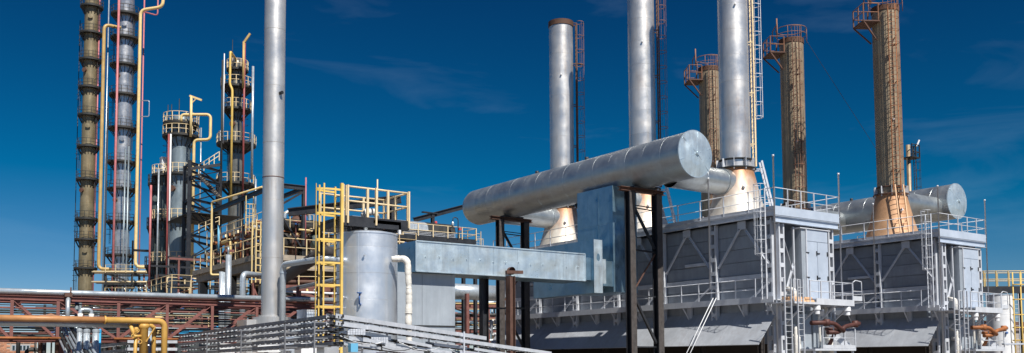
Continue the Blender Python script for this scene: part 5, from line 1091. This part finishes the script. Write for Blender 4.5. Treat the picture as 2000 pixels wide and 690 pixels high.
for k,px in enumerate((777,896,863)):
    a_ = at(px,433,Y=gy+0.3); zl_ = gz+ (1.55 if k == 2 else 0.9); S('beacon', MB().lathe((a_.x,gy+(1.4 if k==2 else 0.1),zl_),[(0.13,-0.12),(0.13,0.06),(0.09,0.1),(0,0.12)],12), 'signal_red', ['red drum cap at the left end of the cooler gallery','red drum cap at the right end of the cooler gallery','tiny red cap on the silver hood of the gallery'][k], 'cap', 'red caps on the gallery')
a_ = at(808,430,Y=82); b_ = at(960,390,Y=82)
bo = T('sloping_boom', 'long black sloping beam running behind the left end of the header duct', 'beam', (a_+b_)/2)
P('beam', MB().ibeam(a_,b_,0.35,0.5,0.06), 'black_steel', bo); c = at(845,420,Y=82); P('post', MB().ibeam((c.x,82,8),(c.x,82,c.z),0.3,0.3,0.04,up=(0,1,0)), 'black_steel', bo); P('cap', MB().beam((c.x-1.2,82,c.z+0.2),(c.x+0.5,82,c.z+0.15),0.4,0.12), 'black_steel', bo)
c = at(897,440,Y=gy-0.3); lm = T('gooseneck_lamp', 'gooseneck yard lamp on the cooler gallery beside the duct end', 'lamp', (c.x,gy-0.1,gz))
P('pole', MB().tube(bend([(c.x,gy-0.1,gz),(c.x,gy-0.1,gz+1.9),(c.x-0.55,gy-0.1,gz+1.95),(c.x-0.6,gy-0.1,gz+1.5)],0.3,6),0.045,8), 'platform_dark', lm); P('shade', MB().lathe((c.x-0.6,gy-0.1,gz+1.25),[(0.0,-0.12),(0.12,-0.08),(0.14,0.1),(0.06,0.28)],12), 'galv_pipe', lm)
P('cage', MB().box((c.x-0.05,gy-0.15,gz-0.0),(c.x+0.05,gy-0.05,gz+0.3)), 'platform_dark', lm)
# black beam behind the service platform
a_ = at(690,398,d=44); b_ = at(783,389,d=47); bk_ = T('crane_beam', 'black crane beam stub behind the yellow railed service platform', 'beam', (b_.x,b_.y,0))
P('beam', MB().ibeam((b_.x-4.5,b_.y+3.5,b_.z-0.6),(b_.x,b_.y,b_.z),0.25,0.4,0.05), 'black_steel', bk_); P('post', MB().ibeam((b_.x-0.35,b_.y+0.2,0),(b_.x-0.35,b_.y+0.2,b_.z-0.2),0.26,0.26,0.03,up=(0,1,0)), 'black_steel', bk_); P('brace', MB().beam((b_.x-0.35,b_.y+0.3,b_.z-2),(b_.x-3,b_.y+2.4,b_.z-0.6),0.14), 'black_steel', bk_)
# ================================================================ far pipe racks behind everything (seen in the gaps)
def prack(label, px0, px1, d, pys, mt='truss_red', seed=1, npipe=5, grp='far pipe racks', ypipe=True):
    rn = random.Random(seed); a_ = at(px0,620,d=d); b_ = at(px1,620,d=d+(px1-px0)*0.004); t = V(b_.x-a_.x,b_.y-a_.y,0); L = t.length; t.normalize(); n_ = V(-t.y,t.x,0)
    zs = [zof(a_.x,a_.y,p) for p in pys]; o = T('pipe_rack', label, 'pipe rack', (a_.x+t.x*L/2,a_.y+t.y*L/2,0), grp)
    k = 0; x = 0.0
    while x <= L:
        for q in (0,3.0):
            c = V(a_.x,a_.y,0)+t*x+n_*q; P('post', MB().beam(c,c+V(0,0,zs[0]),0.24,0.24,up=(0,1,0)), mt, o)
            for j,z in enumerate(zs[:-1]):
                if x+3.5 <= L and (k+j)%2 == 0: c2 = c+t*3.5; P('brace', MB().beam(V(c.x,c.y,z),V(c2.x,c2.y,zs[j+1]),0.12), mt, o)
        for z in zs: c = V(a_.x,a_.y,z)+t*x; P('cross_beam', MB().beam(c-n_*0.3,c+n_*3.3,0.2,0.24), mt, o)
        x += 3.5; k += 1
    for j,z in enumerate(zs):
        for q in (0,3.0): c = V(a_.x,a_.y,z)+n_*q; P('beam', MB().beam(c,c+t*L,0.16,0.22), mt, o)
        for m_ in range(npipe):
            c = V(a_.x,a_.y,z+0.28+rn.uniform(0,.12))+n_*(0.3+2.5*m_/npipe); r_ = rn.choice((0.07,0.1,0.14,0.18))
            P('pipe', MB().tube([c-t*2,c+t*(L+2)],r_,8), rn.choice(('galv_pipe','rust','cream','truss_red','platform_dark','yellow_pale','galv_pipe')), o)
        if ypipe and j%2 == 0:
            r0 = V(a_.x,a_.y,z+0.1)-n_*0.25; railing(o, [r0,r0+t*L], 'post_cream', h=1.1, gap=1.4, pr=0.035)
    for m_ in range(6):
        c = V(a_.x,a_.y,0)+t*rn.uniform(0.5,L-0.5)+n_*rn.uniform(0.2,2.8); P('drop_pipe', MB().tube([c+V(0,0,zs[-1]-1),c+V(0,0,rn.choice(zs[:-1])+0.3)],rn.choice((0.08,0.12)),8), rn.choice(('galv_pipe','yellow_pale','white_paint','truss_red')), o)
    return o
prack('rusty pipe rack seen in the gap between grey casing and black trestle',884,1000,92,(598,622,648,672),seed=2)
prack('pipe rack with yellow rails seen through the truss left of the tall stack',335,545,74,(592,612,634,656),seed=5)
prack('pipe rack seen through the truss below the two tallest columns',140,335,95,(600,622,645,668),seed=9,mt='platform_dark')
prack('rusty pipe rack behind the yellow ladder and cabinet',545,660,62,(560,590,618),seed=12)
prack('yellow railed pipe rack at the foot of the tallest columns',205,345,128,(535,555,580),seed=14,mt='platform_dark')
S('far_main', MB().tube([at(860,568,d=84),at(985,574,d=88)],0.72,20), 'galv_pipe', 'fat silver pipe seen under the box duct between the posts', 'pipe')
a_ = at(912,552,d=84); S('pipe_saddle', MB().beam((a_.x,a_.y,0),(a_.x,a_.y,a_.z-1.0),0.3), 'truss_red', 'rusty post carrying the fat silver pipe under the box duct', 'post')
for k,(px,py,w_,mt) in enumerate(((352,651,0.7,'bright_blue'),(378,646,0.9,'bright_blue'),(429,641,0.8,'bright_blue'),(357,657,0.9,'light_blue'))):
    a_ = at(px,py,d=58+k); o = T('blue_crate', ['bright blue machine cover behind the truss, wide and leftmost','bright blue machine cover behind the truss in the middle','bright blue machine cover behind the truss nearest the tall stack','pale blue low cover behind the truss'][k], 'cover', (a_.x,a_.y,0), 'blue machine covers')
    P('cover', MB().box((a_.x-w_/2,a_.y-0.6,a_.z-0.1),(a_.x+w_/2,a_.y+0.6,a_.z+0.1)), mt, o); P('plinth', MB().box((a_.x-w_/2+0.1,a_.y-0.5,0),(a_.x+w_/2-0.1,a_.y+0.5,a_.z-0.1)), 'col_green', o)
# ================================================================ far right: small tank, yellow platform, mast
c = at(1953,620,d=66); x,y = c.x,c.y; r_ = 0.86; zt = zof(x,y,577)
tk2 = T('storage_tank', 'pale upright tank at the right edge beyond the far furnace', 'tank', (x,y,0))
hz_ = [0,1.9,3.6,5.2,zt]
for k in range(4): P('shell_course', MB().lathe((x,y,0),[(r_-0.008,hz_[k]),(r_+(0.004 if k%2 else 0),hz_[k]+0.01),(r_+(0.004 if k%2 else 0),hz_[k+1]-0.01),(r_-0.008,hz_[k+1])],36), 'white_paint', tk2)
P('roof', MB().lathe((x,y,zt),[(r_+0.03,-0.04),(r_+0.03,0.02),(0,0.12)],36), 'silver_tank', tk2)
n_ = (V(-x,-y,0)).normalized()
P('port', MB().lathe(V(x,y,zof(x,y,600))+(n_+rg*0.3).normalized()*(r_-0.02),[(0.11,0),(0.11,0.08),(0,0.09)],12,axis=(n_+rg*0.3)), 'silver_tank', tk2); P('valve', MB().lathe(V(x,y,zof(x,y,651))+(n_+rg*0.4).normalized()*(r_-0.02),[(0.08,0),(0.08,0.18),(0,0.2)],12,axis=(n_+rg*0.4)), 'valve_blue', tk2)
ladder(tk2, V(x,y,0.3)+rg*(r_+0.22)-fw*0.1, zt+0.1, rg, -fw, 'furnace_steel', width=0.42)
c2 = at(1945,562,d=69); zp = zof(c2.x,c2.y,562); p0 = at(1888,560,d=69); p1 = at(2030,560,d=69); t = V(p1.x-p0.x,p1.y-p0.y,0)
yp = T('service_platform', 'yellow railed platform on black beam at the right edge beyond the pale tank', 'platform', (c2.x,c2.y,0))
a_ = V(p0.x,p0.y,zp); b_ = a_+t
P('deck', MB().beam(a_,b_,1.6,0.08), 'platform_dark', yp); P('beam', MB().beam(a_-V(0,0,0.26)-fw*0.8,b_-V(0,0,0.26)-fw*0.8,0.12,0.44), 'black_steel', yp)
railing(yp, [a_-fw*0.78,b_-fw*0.78], 'yellow_pale', h=1.15, gap=0.9, pr=0.035); railing(yp, [a_+fw*0.78,b_+fw*0.78], 'yellow_pale', h=1.15, gap=0.9, pr=0.035)
for px in (1900,1992): q = at(px,600,d=69); P('leg', MB().ibeam((q.x,q.y,0),(q.x,q.y,zp-0.4),0.2,0.2,0.03,up=(0,1,0)), 'black_steel', yp)
q = at(1981,600,d=65); sc2 = T('scaffold', 'yellow scaffold frame with ladder at the right edge', 'scaffold', (q.x,q.y,0))
for px in (1980,1995,2010):
    q = at(px,600,d=65); P('upright', MB().tube([(q.x,q.y,0),(q.x,q.y,zof(q.x,q.y,532))],0.045,8), 'yellow', sc2)
for py in (556,585,615,640,665):
    a_ = at(1978,py,d=65); b_ = at(2016,py,d=65); P('ledger', MB().tube([a_,V(b_.x,b_.y,a_.z)],0.04,8), 'yellow', sc2)
tray('short zinc tray crossing at the lower right edge', V(*at(1962,672,d=58)), V(at(2030,672,d=58).x,at(2030,672,d=58).y,at(1962,672,d=58).z), group='right edge tray')
p0 = at(1975,640,d=140); o = T('far_shed', 'brown roofed shed far away at the right edge', 'building', (p0.x+6,p0.y,0)); P('wall', MB().box((p0.x,p0.y,0),(p0.x+14,p0.y+8,p0.z-0.5)), 'mortar', o); P('roof', MB().add([(p0.x-.3,p0.y-.3,p0.z-.5),(p0.x+14.3,p0.y-.3,p0.z-.5),(p0.x+14.3,p0.y+8.3,p0.z-.5),(p0.x-.3,p0.y+8.3,p0.z-.5),(p0.x-.3,p0.y+4,p0.z+1.2),(p0.x+14.3,p0.y+4,p0.z+1.2)],[(0,1,5,4),(2,3,4,5),(0,4,3),(1,2,5),(3,2,1,0)]), 'rust', o)
# distant mast behind the rightmost stack
c = at(1776,300,d=100); x,y = c.x,c.y; ms = T('vent_mast', 'slim dark vent mast with caged ladder behind the rightmost flue stack', 'mast', (x,y,0))
zt = zof(x,y,284); P('shaft', MB().tube([(x-0.2,y,0),(x-0.2,y,zt)],0.22,12), 'stack_tan', ms); zp = zof(x,y,308)
P('platform', MB().box((x-0.6,y-0.7,zp-0.1),(x+0.9,y+0.7,zp)), 'platform_dark', ms); railing(ms, [(x-0.55,y-0.65,zp),(x+0.85,y-0.65,zp),(x+0.85,y+0.65,zp)], 'platform_dark', h=1.3, gap=0.6, pr=0.05)
ladder(ms, V(x,y,3)+rg*0.55, zp+1, fw, rg, 'platform_dark', width=0.5, cage=6, hoopgap=0.9, top=0.2, cr=0.4)
P('lamp', MB().beam(V(x,y,zp+1.2)+rg*0.8,V(x,y,zp+1.9)+rg*1.1,0.15), 'white_paint', ms)
# guy wire
S('guy_wire', MB().tube([at(1572,75,d=62),at(1712,292,d=70)],0.014,5), 'cable', 'hair thin guy wire slanting between the two right flue stacks', 'wire')
